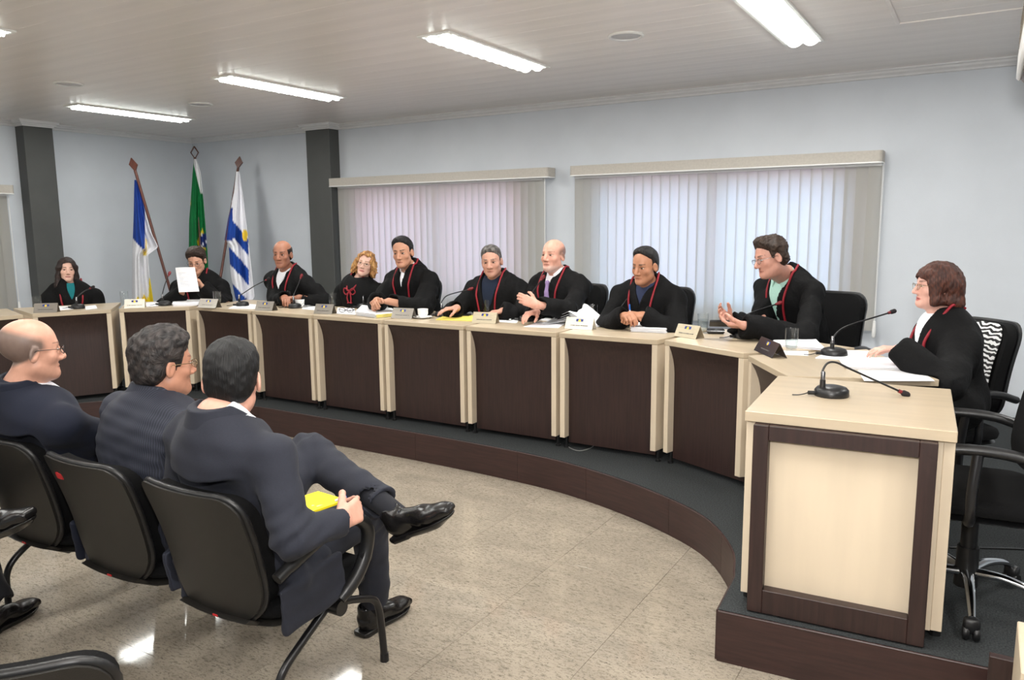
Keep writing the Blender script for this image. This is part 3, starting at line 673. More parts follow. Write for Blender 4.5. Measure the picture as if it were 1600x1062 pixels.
def add_hair(root, H, M, sc, style, col, seed=1, grey=None, res=.0035, rec=0.0):
    S = Sdf(); w = lambda x, y, z: H+M@(np.array([x, y, z])*sc); loc = lambda p: ((p-H)@M)/sc
    t = {'short': .007, 'crop': .006, 'fringe': .004, 'full': .015, 'bob': .014, 'long': .011, 'wavy': .010, 'curly': .014, 'thick': .014}[style]
    tap = style in ('short', 'full', 'curly', 'thick', 'crop'); tt = t; t = .001 if tap else t
    S.ell(w(0, -.017, .034), np.array([.0765+t, .098+t*1.0, .084+t*1.1])*sc, M, .01)
    S.ell(w(0, -.045, -.012), np.array([.070+t*.8, .064+t*.8, .070])*sc, M, .02)
    if tap: S.ell(w(0, .010, .074), np.array([.060, .062, .046])*sc, M, .03)
    if style in ('short', 'crop', 'full', 'curly', 'thick'):
        f = {'short': ([-.13, -.09, -.06, -.03, -.008, .004, .012, .026, .034, .046, .060, .08], [-.075, -.075, -.066, -.040, .012, .010, -.022, -.012, .040, .062, .082, .115]),
             'crop': ([-.13, -.09, -.06, -.03, -.008, .004, .012, .026, .036, .050, .064, .085], [-.07, -.07, -.06, -.034, .012, .012, -.012, -.004, .040, .060, .078, .11]),
             'full': ([-.13, -.09, -.06, -.03, -.008, .004, .012, .03, .044, .060, .074, .09], [-.09, -.09, -.080, -.048, .006, .006, -.034, -.020, .034, .056, .074, .11]),
             'curly': ([-.13, -.09, -.06, -.03, -.008, .004, .012, .03, .044, .060, .08, .10], [-.08, -.08, -.070, -.040, .010, .010, -.022, -.006, .046, .066, .085, .12]),
             'thick': ([-.13, -.09, -.06, -.03, -.008, .004, .012, .03, .044, .060, .08, .10], [-.10, -.095, -.085, -.055, .004, .004, -.026, -.010, .036, .052, .066, .10])}[style]
        f = ([y_-(rec if y_ > .02 else 0)*min(1, (y_-.02)/.02) for y_ in f[0]], f[1])
        def cut(p): q = loc(p); return (q[:, 2]-np.interp(q[:, 1], f[0], f[1]))*.75*sc
    elif style == 'fringe':
        f = ([-.13, -.09, -.06, -.03, -.008, .004, .012, .03, .05], [-.07, -.07, -.06, -.036, .010, .008, -.020, .0, .08])
        def cut(p):
            q = loc(p); top = .062-np.clip(q[:, 1]+.05, 0, .2)*.22; lo = (q[:, 2]-np.interp(q[:, 1], f[0], f[1])); hi = top-q[:, 2]; return np.minimum(lo, hi)*.75*sc
    else:
        if style == 'bob':
            S.ell(w(.0, -.035, .02), np.array([.096, .105, .095])*sc, M, .02)
            for s in (-1, 1): S.cone(w(s*.072, .012, .02), w(s*.074, .022, -.085), .030*sc, .022*sc, .03*sc)
            for s in (-1, 0, 1): S.cone(w(s*.052, -.080, -.0), w(s*.058, -.105, -.090), .048*sc, .030*sc, .03*sc)
            S.cone(w(-.05, .046, .066), w(.052, .050, .056), .020*sc, .020*sc, .02*sc)
            for s in (-1, 1): S.cone(w(s*.074, .018, -.075), w(s*.066, -.085, -.085), .022*sc, .026*sc, .03*sc)
        if style == 'wavy':
            for s in (-1, 1): S.chain([w(s*.066, .022, .05), w(s*.086, .02, .0), w(s*.095, .0, -.06), w(s*.108, .006, -.105)], [.024*sc, .026*sc, .030*sc, .016*sc], .02)
            for s in (-1, 0, 1): S.cone(w(s*.05, -.075, -.0), w(s*.075, -.075, -.105), .048*sc, .028*sc, .03*sc)
            S.cone(w(-.03, .05, .085), w(.04, .048, .082), .020*sc, .02*sc, .02)
        if style == 'long':
            for s in (-1, 1): S.chain([w(s*.050, .040, .075), w(s*.073, .028, .02), w(s*.078, .010, -.07), w(s*.086, .028, -.17), w(s*.082, .045, -.26)], [.018*sc, .022*sc, .028*sc, .032*sc, .018*sc], .02)
            for s in (-1, 0, 1): S.cone(w(s*.05, -.07, -.0), w(s*.06, -.06, -.20), .045*sc, .032*sc, .03*sc)
        wd = {'bob': .064, 'wavy': .062, 'long': .054}[style]; top = {'bob': .046, 'wavy': .086, 'long': .076}[style]
        def cut(p):
            q = loc(p); x = q[:, 0]
            inside = np.sqrt((x/wd)**2+(np.clip(q[:, 2]-.0, 0, 9)/top)**2+(np.clip(-q[:, 2], 0, 9)/.30)**2)-1
            dface = np.where(q[:, 1] > .0, inside*.045, .05)                 # positive outside the face window
            return np.maximum(dface, -(q[:, 1]-.018))*sc
    if not tap: S.fnc(lambda p: -cut(p), [-9]*3, [9]*3, .006*sc, 'i')
    else: S.fnc(lambda p: -cut(p)-.02, [-9]*3, [9]*3, .004*sc, 'i')
    amp = {'short': .0012, 'crop': .0010, 'fringe': .0006, 'full': .0025, 'bob': .0022, 'long': .002, 'wavy': .0045, 'curly': .0045, 'thick': .0028}[style]
    a, b, e_ = wob(seed, 75, amp), wob(seed+9, 190, amp*.5), wob(seed+5, 140, .0035)
    if tap:
        def post(p):
            c = cut(p)+e_(p); q = loc(p); r = np.clip(c/.026, 0, 1); top = np.clip((q[:, 2]-.02)/.07, 0, 1)
            return -tt*sc*(.55+.75*top)*r*(2-r)+np.clip(-c, 0, .02)*.9+(a(p)+b(p))*np.clip(r*1.5, 0, 1)
        S.post = post; S.pad = .025
    else: S.post = lambda p: a(p)+b(p)
    v, q = S.mesh(res); c1 = L3(col); c2 = L3(grey) if grey else c1*.7; nz = wob(seed+4, 120, .6)
    o = mesh_obj('hair', v, q, 'hair', root, lambda p: c1+(c2-c1)*np.clip(.5+nz(p), 0, 1)[:, None]); l = loc(v); x, y, z = l[:, 0], l[:, 1]+.03, l[:, 2]-.02
    if style in ('short', 'full', 'thick', 'curly'): th_ = np.arctan2(z, y); w_ = np.sin(x*60)*(1 if style == 'short' else 3); fl = np.stack([x*330, np.cos(th_)*6+w_, np.sin(th_)*6+w_], 1)
    else: ph = np.arctan2(x, y); fl = np.stack([np.cos(ph)*26, np.sin(ph)*26, z*22+np.hypot(x, y)*18], 1)
    a_ = o.data.attributes.new('flow', 'FLOAT_VECTOR', 'POINT'); a_.data.foreach_set('vector', fl.astype(np.float32).ravel()); return o
def add_glasses(root, H, M, sc, wire='gold_wire', thick=.0013, low=0.0):
    g = lambda x, y, z: Vector(H+M@(np.array([x, y, z+low])*sc)-np.array(root.location)); bm = NB()
    for s in (-1, 1):
        ring = [g(s*.033+.023*math.cos(t)*(1-.0*abs(math.sin(t))), .1005-.006*abs(math.cos(t)), -.004+.0155*math.sin(t)) for t in np.linspace(0, 2*PI, 25)]
        tube(bm, ring, thick*sc, 6, False)
        tube(bm, [g(s*.056, .096, .002), g(s*.072, .07, .004), g(s*.082, -.005, .004), g(s*.082, -.02, -.008)], thick*sc, 6)
    tube(bm, smooth_path([g(-.011, .101, .0), g(0, .105, .004), g(.011, .101, .0)], 4), thick*sc, 6)
    fr = obj('glasses', bm, wire, root, 60)
    for s in (-1, 1):
        bm = NB(); vs = [bm.verts.new(g(s*.033+.0225*math.cos(t), .1005-.006*abs(math.cos(t)), -.004+.015*math.sin(t))) for t in np.linspace(0, 2*PI, 24, endpoint=False)]
        bm.faces.new(vs); obj('lens', bm, 'spectacle_lens', fr)
    return fr
class Body:
    """seated figure: pelvis P, neck base N, heading th"""
    def __init__(s, P, N, th, sw=.195):
        s.P, s.N = np.array(P, float), np.array(N, float); s.u = nrm(s.N-s.P); r = np.array([math.cos(th), -math.sin(th), 0]); s.r = nrm(r-s.u*np.dot(r, s.u)); s.f = np.cross(s.u, s.r)
        s.L = np.linalg.norm(s.N-s.P); s.sh = {1: s.T(sw, .01, s.L-.112), -1: s.T(-sw, .01, s.L-.112)}; s.M = np.stack([s.r, s.f, s.u], 1); s.flat = np.array([math.sin(th), math.cos(th), 0]); s.side = np.array([math.cos(th), -math.sin(th), 0])
    def T(s, a, b, c): return s.P+s.r*a+s.f*b+s.u*c
    def loc(s, p): return (p-s.P)@s.M
def core(B, S, H, Mh, sc, arms):
    """inner body under the clothes: neck, trunk, arms"""
    n0 = H+Mh@(np.array([0, -.022, -.075])*sc); S.cone(n0, B.N+B.u*.0+B.f*.005, .050*sc, .056*sc, .02)
    S.cone(H+Mh@(np.array([0, .028, -.092])*sc), B.N+B.f*.03-B.u*.02, .030*sc, .040*sc, .025)
    S.cone(B.N-B.u*.02, B.T(0, 0, B.L-.16), .060, .09, .04); S.cone(B.T(0, 0, B.L-.16), B.T(0, 0, .02), .09, .10, .04)
    for k, (E, W_) in arms.items():
        S.cone(B.T(k*.03, 0, B.L-.06), B.sh[k], .05, .045, .03); S.cone(B.sh[k], E, .042, .034, .02); S.cone(E, W_, .036, .0255, .02)
# ------------------------------------------------------------------ clothes
def flatcone(S, a, b, ra, rb, k=.02, op='u'):
    a = np.array(a, float); b = np.array(b, float); L = np.linalg.norm(b-a); u = (b-a)/L
    def fn(p):
        q = p-a; t = q@u; rad = np.sqrt(np.maximum((q*q).sum(1)-t*t, 0)); dr = rad-(ra+(rb-ra)*np.clip(t/L, 0, 1)); da = np.abs(t-L/2)-L/2
        return np.minimum(np.maximum(dr, da), 0)+np.sqrt(np.maximum(dr, 0)**2+np.maximum(da, 0)**2)
    r = max(ra, rb); S.fnc(fn, np.minimum(a, b)-r, np.maximum(a, b)+r, k, op)
def trunk(B, S, g=1.0, off=0.0, fem=False):
    L = B.L; M = B.M; o = off; w = .90 if fem else 1.0
    S.ell(B.T(0, -.005, .02), (.185*g*w+o, .140*g+o, .13+o), M, .05)
    S.ell(B.T(0, .008, L*.42), (.165*g*w+o, .130*g+o, .20+o), M, .06)
    S.ell(B.T(0, .012 if not fem else .03, L*.70), (.178*g*w+o, .122*g+o, .17+o), M, .05)
    for s in (-1, 1): S.cone(B.T(s*.04, -.015, L-.05), B.sh[s]+B.u*.012, .062+o, .056*w+o, .04)
    S.cone(B.T(0, -.012, L-.01), B.T(0, -.01, L-.1), .062+o, .10+o, .04)
def vwedge(B, zv, a=.36, w0=.0, y0=.0):
    def fn(p):
        q = B.loc(p); return np.maximum((np.abs(q[:, 0])-w0-(q[:, 2]-zv)*a)*.93, y0-q[:, 1])
    return fn
BIG = ([-99]*3, [99]*3)
def collar(B, root, rgb, c=None, r=.062, h=.026, gap=.02, name='shirt_collar', tip=True, hi=.012, res=.004):
    S = Sdf(); C = (B.N+B.f*.012+B.u*hi) if c is None else c
    def fn(p):
        q = (p-C)@B.M; rad = np.sqrt(q[:, 0]**2+(q[:, 1]*.95)**2); R0 = r+np.clip(-q[:, 2], -.03, .06)*.42
        d = np.maximum(np.abs(rad-R0)-.0045, np.abs(q[:, 2]+.3*np.clip(q[:, 1], 0, .1)*(1 if tip else 0))-h-(.35*np.clip(q[:, 1], 0, .09) if tip else 0))
        g = np.where(q[:, 1] > 0, gap*.5+np.clip(.02-q[:, 2], 0, .1)*.35-np.abs(q[:, 0]), -1)
        return np.maximum(d, g)*.85
    S.fnc(fn, C-.13, C+.13, .001); v, q = S.mesh(res); return mesh_obj(name, v, q, 'cloth', root, L3(rgb))
def trim_path(B, S, pts, lift=.004):
    out = []
    for x, y, z, mode in pts:
        if mode == 'p': out.append(B.T(x, y, z)); continue
        p = B.T(x, .45, z) if mode == 'f' else B.T(x, y, z+.35); d = -B.f if mode == 'f' else -B.u
        for _ in range(60):
            e = S.ev(p[None])[0]
            if e < .0015: break
            p = p+d*max(e*.8, .001)
        out.append(p-d*lift)
    return out
def chair_cut(S, loc, yaw, z0, seat, bz, w, yb, tilt, k=.012):
    """press the clothes against a chair: seat block and reclined back block"""
    R = np.array(Matrix.Rotation(-yaw, 3, 'Z')); L = np.array([loc[0], loc[1], z0])
    S.rbox(L+R@np.array([0, .02, seat-.10]), (w+.03, .27, .103), .02, R, k, 's')
    zc = (bz[0]+bz[1])/2; h = (bz[1]-bz[0])/2; R2 = R@np.array(Matrix.Rotation(tilt, 3, 'X'))
    S.rbox(L+R@np.array([0, yb-tilt*h-.05+.008, zc]), (w+.012, .062, h+.012), .04, R2, k, 's')
DESKQ = DESKQ_
def desk_cut(S, P, legs=False):
    for (fl, fr, br, bl) in DESKQ:
        c = np.array([(fl[i]+fr[i]+br[i]+bl[i])/4 for i in (0, 1)])
        if np.hypot(*(c-P[:2])) > 1.25: continue
        Q = [np.array(p) for p in (fl, fr, br, bl)]
        def fn(p, Q=Q):
            d = np.abs(p[:, 2]-.9247)-.0168
            for a, b in zip(Q, Q[1:]+Q[:1]): e = (b-a)/np.linalg.norm(b-a); d = np.maximum(d, (p[:, 0]-a[0])*e[1]-(p[:, 1]-a[1])*e[0]-.002)
            return d
        S.fnc(fn, np.append(c-.6, .85), np.append(c+.6, 1.0), .003, 's')
        Q2 = [Q[0], Q[1], Q[1]+(Q[2]-Q[1])*.83, Q[0]+(Q[3]-Q[0])*.83]
        def fn2(p, Q=Q2):
            d = np.abs(p[:, 2]-.55)-.38
            for a, b in zip(Q, Q[1:]+Q[:1]): e = (b-a)/np.linalg.norm(b-a); d = np.maximum(d, (p[:, 0]-a[0])*e[1]-(p[:, 1]-a[1])*e[0]-.004)
            return d
        S.fnc(fn2, np.append(c-.6, .1), np.append(c+.6, 1.0), .003, 's')
def shoe(root, A, toe, up, sc=1.0, col=(20, 19, 19), name='shoe'):
    """A: heel centre on the ground side of the sole, toe: direction"""
    t = nrm(toe); up = nrm(np.array(up)-t*np.dot(up, t)); s = np.cross(t, up); M = np.stack([s, t, up], 1); S = Sdf(); w = lambda x, y, z: np.array(A)+M@(np.array([x, y, z])*sc)
    S.ell(w(0, .045, .035), np.array([.038, .055, .040])*sc, M, .02); S.cone(w(0, .04, .045), w(0, .15, .035), .036*sc, .036*sc, .03)
    S.ell(w(0, .19, .026), np.array([.046, .072, .026])*sc, M, .02); S.cone(w(0, .035, .06), w(0, .03, .085), .036*sc, .038*sc, .02)
    S.rbox(w(0, .235, .022), np.array([.028, .045, .012])*sc, .010*sc, M, .03)
    S.ell(w(0, .03, .105), np.array([.030, .034, .03])*sc, M, .006, 's')
    S.rbox(w(0, .135, -.04), np.array([.2, .3, .045])*sc, .002, M, .002, 's'); n1 = wob(5, 90, .0012); S.post = n1
    v, q = S.mesh(.004); o = mesh_obj(name, v, q, 'leather', root, L3(col))
    S = Sdf(); S.ell(w(0, .185, .006), np.array([.050, .092, .02])*sc, M, .02); S.rbox(w(0, .10, .006), np.array([.034, .12, .02])*sc, .012, M, .03); S.rbox(w(0, .036, -.006), np.array([.038, .042, .012])*sc, .010, M, .006)
    S.rbox(w(0, .135, .045), np.array([.2, .3, .037])*sc, .002, M, .002, 's'); S.rbox(w(0, .14, -.05), np.array([.2, .3, .034])*sc, .002, M, .002, 's')
    v, q = S.mesh(.004); mesh_obj('sole', v, q, 'leather', o, L3((26, 25, 25)), org=root.location)
    bm = NB(); org = np.array(root.location)
    for k in range(4):
        y = .085+.018*k; z = .079-.006*k; tube(bm, [w(-.014, y, z-.004)-org, w(0, y, z)-org, w(.014, y, z-.004)-org], .0022*sc, 6)
    lo = obj('laces', bm, 'black_fabric', o, 60); lo['kind'] = 'stuff'; return o
DEG = math.radians
def bald_top(col, zlo, zfront):
    def f(q, c, mixin):
        y, z, x = q[:, 1], q[:, 2], np.abs(q[:, 0]); zz = np.interp(y, [-.13, -.08, -.03, .0, .02], [-.08, -.072, -.04, -.005, .0]); top = .104-np.clip(y+.10, 0, .2)*.40
        mixin(np.clip((z-zz)/.012, 0, 1)*np.clip((top-z)/.03, 0, 1)*np.clip((.035-y)/.02, 0, 1)*.88, L3(col))
    return f
def cam_th(p): return math.atan2(-p[0], -p[1])
JUDGE_RES = .0045
def judge(label, hpx, hD, turn, pitch, roll, npx, nD, bth, lean, skin, hair, hands, shirt=(235, 235, 240), zv=.30, va=.36, sc=1.0, fem=False, glasses=None, tie=None, g=1.0, iris=(58, 36, 24),
          hd={}, skd={}, collar_rgb=None, trims=True, res=JUDGE_RES, sw=.195, elbow=None, iris_closed=False, seat=.745, no=0, collar_gap=.02, group='judges in black robes seated along the bench'):
    H = at(hpx[0], hpx[1], hD); th = cam_th(H)+DEG(turn); Mh = head_frame(th, DEG(pitch), DEG(roll)); N = at(npx[0], npx[1], nD); b = DEG(bth); fl = np.array([math.sin(b), math.cos(b), 0])
    P = np.array([N[0], N[1], 0])-fl*lean; P[2] = seat; B = Body(P, N, b, sw)
    root = thing('person', label, 'person', (P[0], P[1], .2), 0, group)
    cp = P-B.flat*.10; cyaw = b
    if no in CPX:
        q, D_, yw = CPX[no]; cyaw = b if yw is None else DEG(yw); q = at(q[0], q[1], D_); cp = q+np.array([math.sin(cyaw), math.cos(cyaw), 0])*.33
    CHAIR[no] = (cp, cyaw)
    # skin
    S = Sdf(); arms = {}; cuffs = {}
    for k in (1, -1):
        if k in hands:
            pos, d, n, curl = hands[k][:4]; pos = np.array(pos); d = nrm(B.side*d[0]+B.flat*d[1]+np.array([0, 0, d[2]])); n = nrm(B.side*n[0]+B.flat*n[1]+np.array([0, 0, n[2]])); Wp = pos-d*.065
            pole = (elbow or {}).get(k, (k*.8, -.3, -.6)); E = pole[1] if pole[0] == 'abs' else ik(B.sh[k], Wp, .29, .25, B.side*pole[0]+B.flat*pole[1]+np.array([0, 0, pole[2]]))
            add_hand(S, Wp, d, n, k, curl, sc*(.92 if fem else 1.0), tc=hands[k][4] if len(hands[k]) > 4 else .5); arms[k] = (E, Wp)
        else:
            Wp = B.sh[k]+B.side*(-.06*k)+B.flat*.30+np.array([0, 0, -.36]); Wp[2] = min(Wp[2], .82); E = ik(B.sh[k], Wp, .29, .25, B.side*k*.4+np.array([0, 0, -1])); arms[k] = (E, Wp); add_hand(S, Wp, B.flat, (0, 0, -1), k, .5, sc)
    core(B, S, H, Mh, sc, arms); add_head(S, H, Mh, sc, fem, **hd)
    desk_cut(S, P); chair_cut(S, cp, cyaw, .2, .45, (.50, 1.02), .235, -.120, .19); v, q = S.mesh(res); mesh_obj('body', v, q, 'skin', root, skin_col(H, Mh, skin, sc, **skd))
    add_eyes(root, H, Mh, sc, iris, iris_closed)
    for hs in (hair if isinstance(hair, list) else [hair]):
        if hs: add_hair(root, H, Mh, sc, hs[0], hs[1], len(label), hs[2] if len(hs) > 2 else None, rec=hs[3] if len(hs) > 3 else .008)
    if glasses: add_glasses(root, H, Mh, sc, glasses)
    # robe
    R = Sdf(); trunk(B, R, g, .016, fem); trS = Sdf(); trunk(B, trS, g, .016, fem)
    for s in (-1, 1):
        R.chain([B.T(s*.080, .035, B.L-.012), B.T(s*.175, .015, B.L-.055), B.T(s*(sw+.045), .012, B.L-.125), B.T(s*(sw+.058), .03, B.L-.23)], [.016, .018, .020, .016], .014)
        trS.ops.append(R.ops[-1]); trS.ops += R.ops[-3:-1]
        E, Wp = arms[s]; d = nrm(Wp-E); R.cone(B.sh[s], E, .070, .072, .04); flatcone(R, E-d*.02, Wp+d*.005, .074, .062, .03); R.cone(E, E+d*.01, .070, .070, .02)
        kn = P+B.side*s*.12+B.flat*.31+np.array([0, 0, -.02]); an = kn-B.flat*.05; an[2] = .30
        R.cone(B.T(s*.09, .0, -.01), kn, .105, .090, .05); R.chain([kn, an], [.088, .095], .04)
    R.cone(P+B.flat*.28+np.array([0, 0, -.02]), P+B.flat*.24+np.array([0, 0, -.40]), .08, .09, .06)
    ncen = B.N+B.f*.015+B.u*.02; R.cone(ncen-B.u*.03, ncen+B.u*.1+B.f*.02, .062, .075, .012, 's')
    if shirt is not None: R.fnc(vwedge(B, B.L*zv+.0 if zv > 1 else B.L-zv*.6, va, 0, .03), *BIG, .006, 's')
    for s in (-1, 1):
        if s in hands: E, Wp = arms[s]; d = nrm(Wp-E); R.cone(Wp-d*.03, Wp+d*.06, .036, .052, .008, 's')
    chair_cut(R, cp, cyaw, .2 if no != 10 else .145, .468, (.50, 1.02), .235, -.150, .19); desk_cut(R, P)
    f1, f2 = wob(len(label)*3, 15, .009, (1, 1, .45)), wob(len(label)*5+1, 42, .005, (1, 1, .35)); R.post = trS.post = lambda p: f1(p)+f2(p)
    v, q = R.mesh(.008); mesh_obj('robe', v, q, 'robe_cloth', root, L3((12, 12, 13)))
    for s in (-1, 1):
        kn = P+B.side*s*.12+B.flat*.36; kn[2] = .203; shoe(root, kn, B.flat, (0, 0, 1)) if res < .004 else None
    if shirt is not None:
        T = Sdf(); trunk(B, T, g, .006, fem); T.fnc(vwedge(B, B.L-zv*.6-.03, va, .006, .02), *BIG, .004, 'i'); T.cone(ncen-B.u*.02, ncen+B.u*.1+B.f*.02, .056, .07, .01, 's')
        v, q = T.mesh(.006); sh = mesh_obj('shirt', v, q, 'cloth', root, L3(shirt))
        collar(B, root, collar_rgb or shirt, gap=collar_gap)
        if tie:
            K = Sdf(); pts = trim_path(B, trS, [(0, 0, B.L-.045, 'f'), (0, 0, B.L-.11, 'f'), (0, 0, B.L-zv*.6-.01, 'f')], -.006); K.ell(pts[0], (.018, .012, .018), B.M, .008); K.chain(pts, [.012, .018, .024], .01); v, q = K.mesh(.005); mesh_obj('necktie', v, q, 'cloth', root, L3(tie))
    if trims:
        for s in (-1, 1):
            bm = NB(); L = B.L; e = va*.0
            pth = trim_path(B, trS, [(s*.062, -.05, L, 't'), (s*.080, -.0, L, 't'), (s*.088, .04, L, 't'), (s*.084, 0, L-.075, 'f'), (s*.072, 0, L-.15, 'f'), (s*.060, 0, L-.25, 'f'), (s*.056, 0, L-.36, 'f'), (s*.055, 0, L-.46, 'f')], .005)
            tube(bm, [p-root.location for p in smooth_path(pth, 5)], .0068, 8); obj('red_cord', bm, 'cord_red', root, 60)
    return root, B, H, Mh, trS
def fz(px, py, z): return atz(px, py, z)
SK_TAN, SK_BROWN, SK_PINK, SK_PALE, SK_DARK = (196, 148, 124), (158, 108, 86), (210, 156, 136), (216, 174, 156), (150, 98, 70)
J = {}
CHAIR = {}     # swivel chair of each judge: (place, heading)
CPX = {5: ((668, 436), 6.45, None), 7: ((922, 446), 5.85, None), 8: ((1048, 452), 5.5, None), 9: ((1309, 461), 5.0, 196), 10: ((1553, 514), 3.95, 224)}
J[1] = judge('woman judge with long straight dark hair, in a black robe, nearest the wall', (104.5, 421), 6.9, -6, 0, 3, (110, 447), 6.95, 118, .05, SK_PALE, ('long', (42, 28, 24)), {}, (24, 110, 116), .16, .30, .86, True, sw=.17, hd=dict(jaw=.85, nose=.85), skd=dict(lips=(150, 80, 76), brow=(60, 40, 34)), collar_rgb=(24, 100, 108), no=1)
J[2] = judge('judge in glasses holding up a sheet of paper to read', (307, 407), 7.05, 18, -22, 0, (312, 431), 7.15, 148, .08, SK_TAN, ('full', (52, 38, 30)), {-1: (at(312, 440, 6.86), (.35, .2, .75), (.6, .3, -.1), .7), 1: (at(283, 452, 6.9), (-.2, .5, .4), (-.8, .1, 0), .6)}, None, glasses='black_metal', sc=.92, sw=.19, elbow={-1: (-.8, -.3, -.8), 1: (.9, -.2, -.6)}, skd=dict(brow=(50, 36, 30)), no=2)
J[3] = judge('dark-skinned judge bald on top, white collar, beside the striped flag', (441, 397), 6.7, 22, -3, 0, (450, 421), 6.8, 180, .08, SK_BROWN, ('fringe', (38, 28, 24)), {1: (at(446, 466, 6.46), (-.8, .6, 0), (-.3, .2, -.9), .8), -1: (at(455, 465, 6.48), (.8, .6, 0), (.3, .2, -.9), .8)}, (232, 234, 240), .22, .32, .97, skd=dict(brow=(30, 20, 16)), no=3)
J[4] = judge('blonde woman judge in glasses with a red bow at her collar', (571, 412), 6.45, 14, 4, 14, (564, 436), 6.5, 172, .02, SK_PALE, ('wavy', (184, 140, 86), (150, 104, 60)), {}, None, sc=.85, fem=True, glasses='gold_wire', trims=False, sw=.17, hd=dict(jaw=.9, nose=.9), skd=dict(lips=(176, 92, 88), brow=(140, 104, 76)), no=4)
J[5] = judge('tall judge with swept-back black hair and tanned face, leaning in beside the blonde woman', (629, 394), 6.0, 22, -6, -3, (640, 417), 6.1, 186, .16, (184, 134, 108), ('short', (24, 21, 21), (18, 16, 16), .014), {1: (at(585, 470, 5.78), (-.5, .8, .05), (-.5, -.2, -.8), .9), -1: (at(594, 471, 5.80), (.7, .7, 0), (.2, 0, -1), .9)}, (236, 236, 242), .22, .32, .95, skd=dict(brow=(24, 18, 16)), elbow={1: (.7, -.2, -.7), -1: (-.9, -.3, -.5)}, no=5)
J[6] = judge('heavy-faced judge with short grey hair and an open navy shirt', (768, 408), 5.7, 12, -6, -4, (775, 433), 5.8, 182, .08, (192, 144, 124), ('crop', (112, 108, 104), (66, 62, 60), .012), {1: (at(702, 482, 5.55), (.3, .95, 0), (0, 0, -1), .3), -1: (at(776, 487, 5.45), (.2, .95, 0), (0, 0, -1), .3)}, (28, 38, 58), .36, .36, .92, g=1.08, hd=dict(jaw=1.08, fat=.005, nose=1.15), skd=dict(brow=(80, 74, 70)), collar_gap=.05, no=6)
J[7] = judge('bald pink-faced judge with a grey goatee, one hand on his sleeve', (864, 399), 5.5, 34, 4, 0, (872, 425), 5.55, 192, .10, SK_PINK, None, {-1: (at(824, 470, 5.17), (.85, .3, .35), (.25, -.8, -.3), .45), 1: (at(829, 489, 5.22), (-.1, .95, 0), (0, 0, -1), .5)}, (238, 238, 244), .24, .32, .96, tie=(150, 128, 172), g=1.06, skd=dict(stub=(214, 204, 198), stubz=-.068, brow=(150, 110, 92), flush=.2, bald=bald_top((128, 96, 84), 0, 0)), hd=dict(jaw=1.05, fat=.004), elbow={1: (.9, 0, -.5), -1: (-.8, -.3, -.5)}, no=7)
J[8] = judge('judge with receding black hair, hands clasped around a blue pen', (1007, 415), 5.0, 34, -10, 2, (1012, 441), 5.1, 186, .12, (178, 126, 98), ('crop', (22, 20, 20), (30, 27, 26), .028), {1: (at(981, 493, 4.84), (-.7, .6, .15), (-.5, .2, -.6), 1.0), -1: (at(990, 492, 4.84), (.6, .7, .1), (.5, 0, -.7), .95)}, (44, 52, 78), .20, .32, .95, skd=dict(brow=(26, 20, 18)), collar_gap=.03, elbow={1: (.7, .1, -.7), -1: (-.7, .1, -.7)}, no=8)
J[9] = judge('judge with wavy brown hair and glasses bent over a phone, pale green shirt', (1203, 402), 4.62, 60, -14, -6, (1229, 428), 4.76, 214, .22, (196, 144, 126), ('curly', (46, 33, 25), (56, 41, 31), .012), {1: (at(1131, 494, 4.50), (-.1, .8, .55), (-.8, .1, .3), .35, .2), -1: (at(1146, 508, 4.42), (.75, .6, .0), (.3, -.2, .9), .7)}, (176, 216, 204), .46, .30, .95, glasses='steel', skd=dict(brow=(60, 42, 34)), hd=dict(nose=1.1), elbow={1: ('abs', at(1186, 512, 4.74)), -1: ('abs', at(1256, 526, 4.44))}, res=.004, no=9)
J[10] = judge('woman judge with chin-length reddish brown hair and glasses, in profile at the bench end', (1461, 446), 3.62, 70, 0, 0, (1480, 495), 3.64, 240, .04, (212, 164, 148), ('bob', (58, 32, 26), (84, 48, 36)), {-1: (at(1383, 544, 3.52), (.3, .95, .05), (.1, .1, -1), .45)}, (236, 238, 244), .20, .36, .86, True, glasses='gold_wire', sw=.155, g=.9, hd=dict(jaw=.9, nose=.95), skd=dict(lips=(176, 66, 70), brow=(96, 64, 54)), res=.0038, elbow={-1: (-.8, -.3, -.6)}, no=10)
# red bow of the blonde judge
root, B, H, Mh, tS = J[4]; bm = NB(); org = np.array(root.location)
nk = trim_path(B, tS, [(-.062, -.03, B.L, 't'), (-.064, .03, B.L, 't'), (-.03, 0, B.L-.055, 'f'), (0, 0, B.L-.075, 'f'), (.03, 0, B.L-.055, 'f'), (.064, .03, B.L, 't'), (.062, -.03, B.L, 't')], .004)
tube(bm, [p-root.location for p in smooth_path(nk, 5)], .007, 8); kn = nk[3]+B.f*.008-org
for s in (-1, 1):
    tube(bm, [Vector(p) for p in smooth_path([kn, kn+B.r*s*.04+B.u*.022+B.f*.01, kn+B.r*s*.055-B.u*.01, kn+B.r*s*.03-B.u*.03+B.f*.008, kn], 5)], .005, 8); tube(bm, smooth_path([kn, kn+B.r*s*.018-B.u*.05+B.f*.012, kn+B.r*s*.012-B.u*.10+B.f*.008], 5), [.005]*10+[.012], 8)
obj('red_bow', bm, 'cord_red', root, 60)
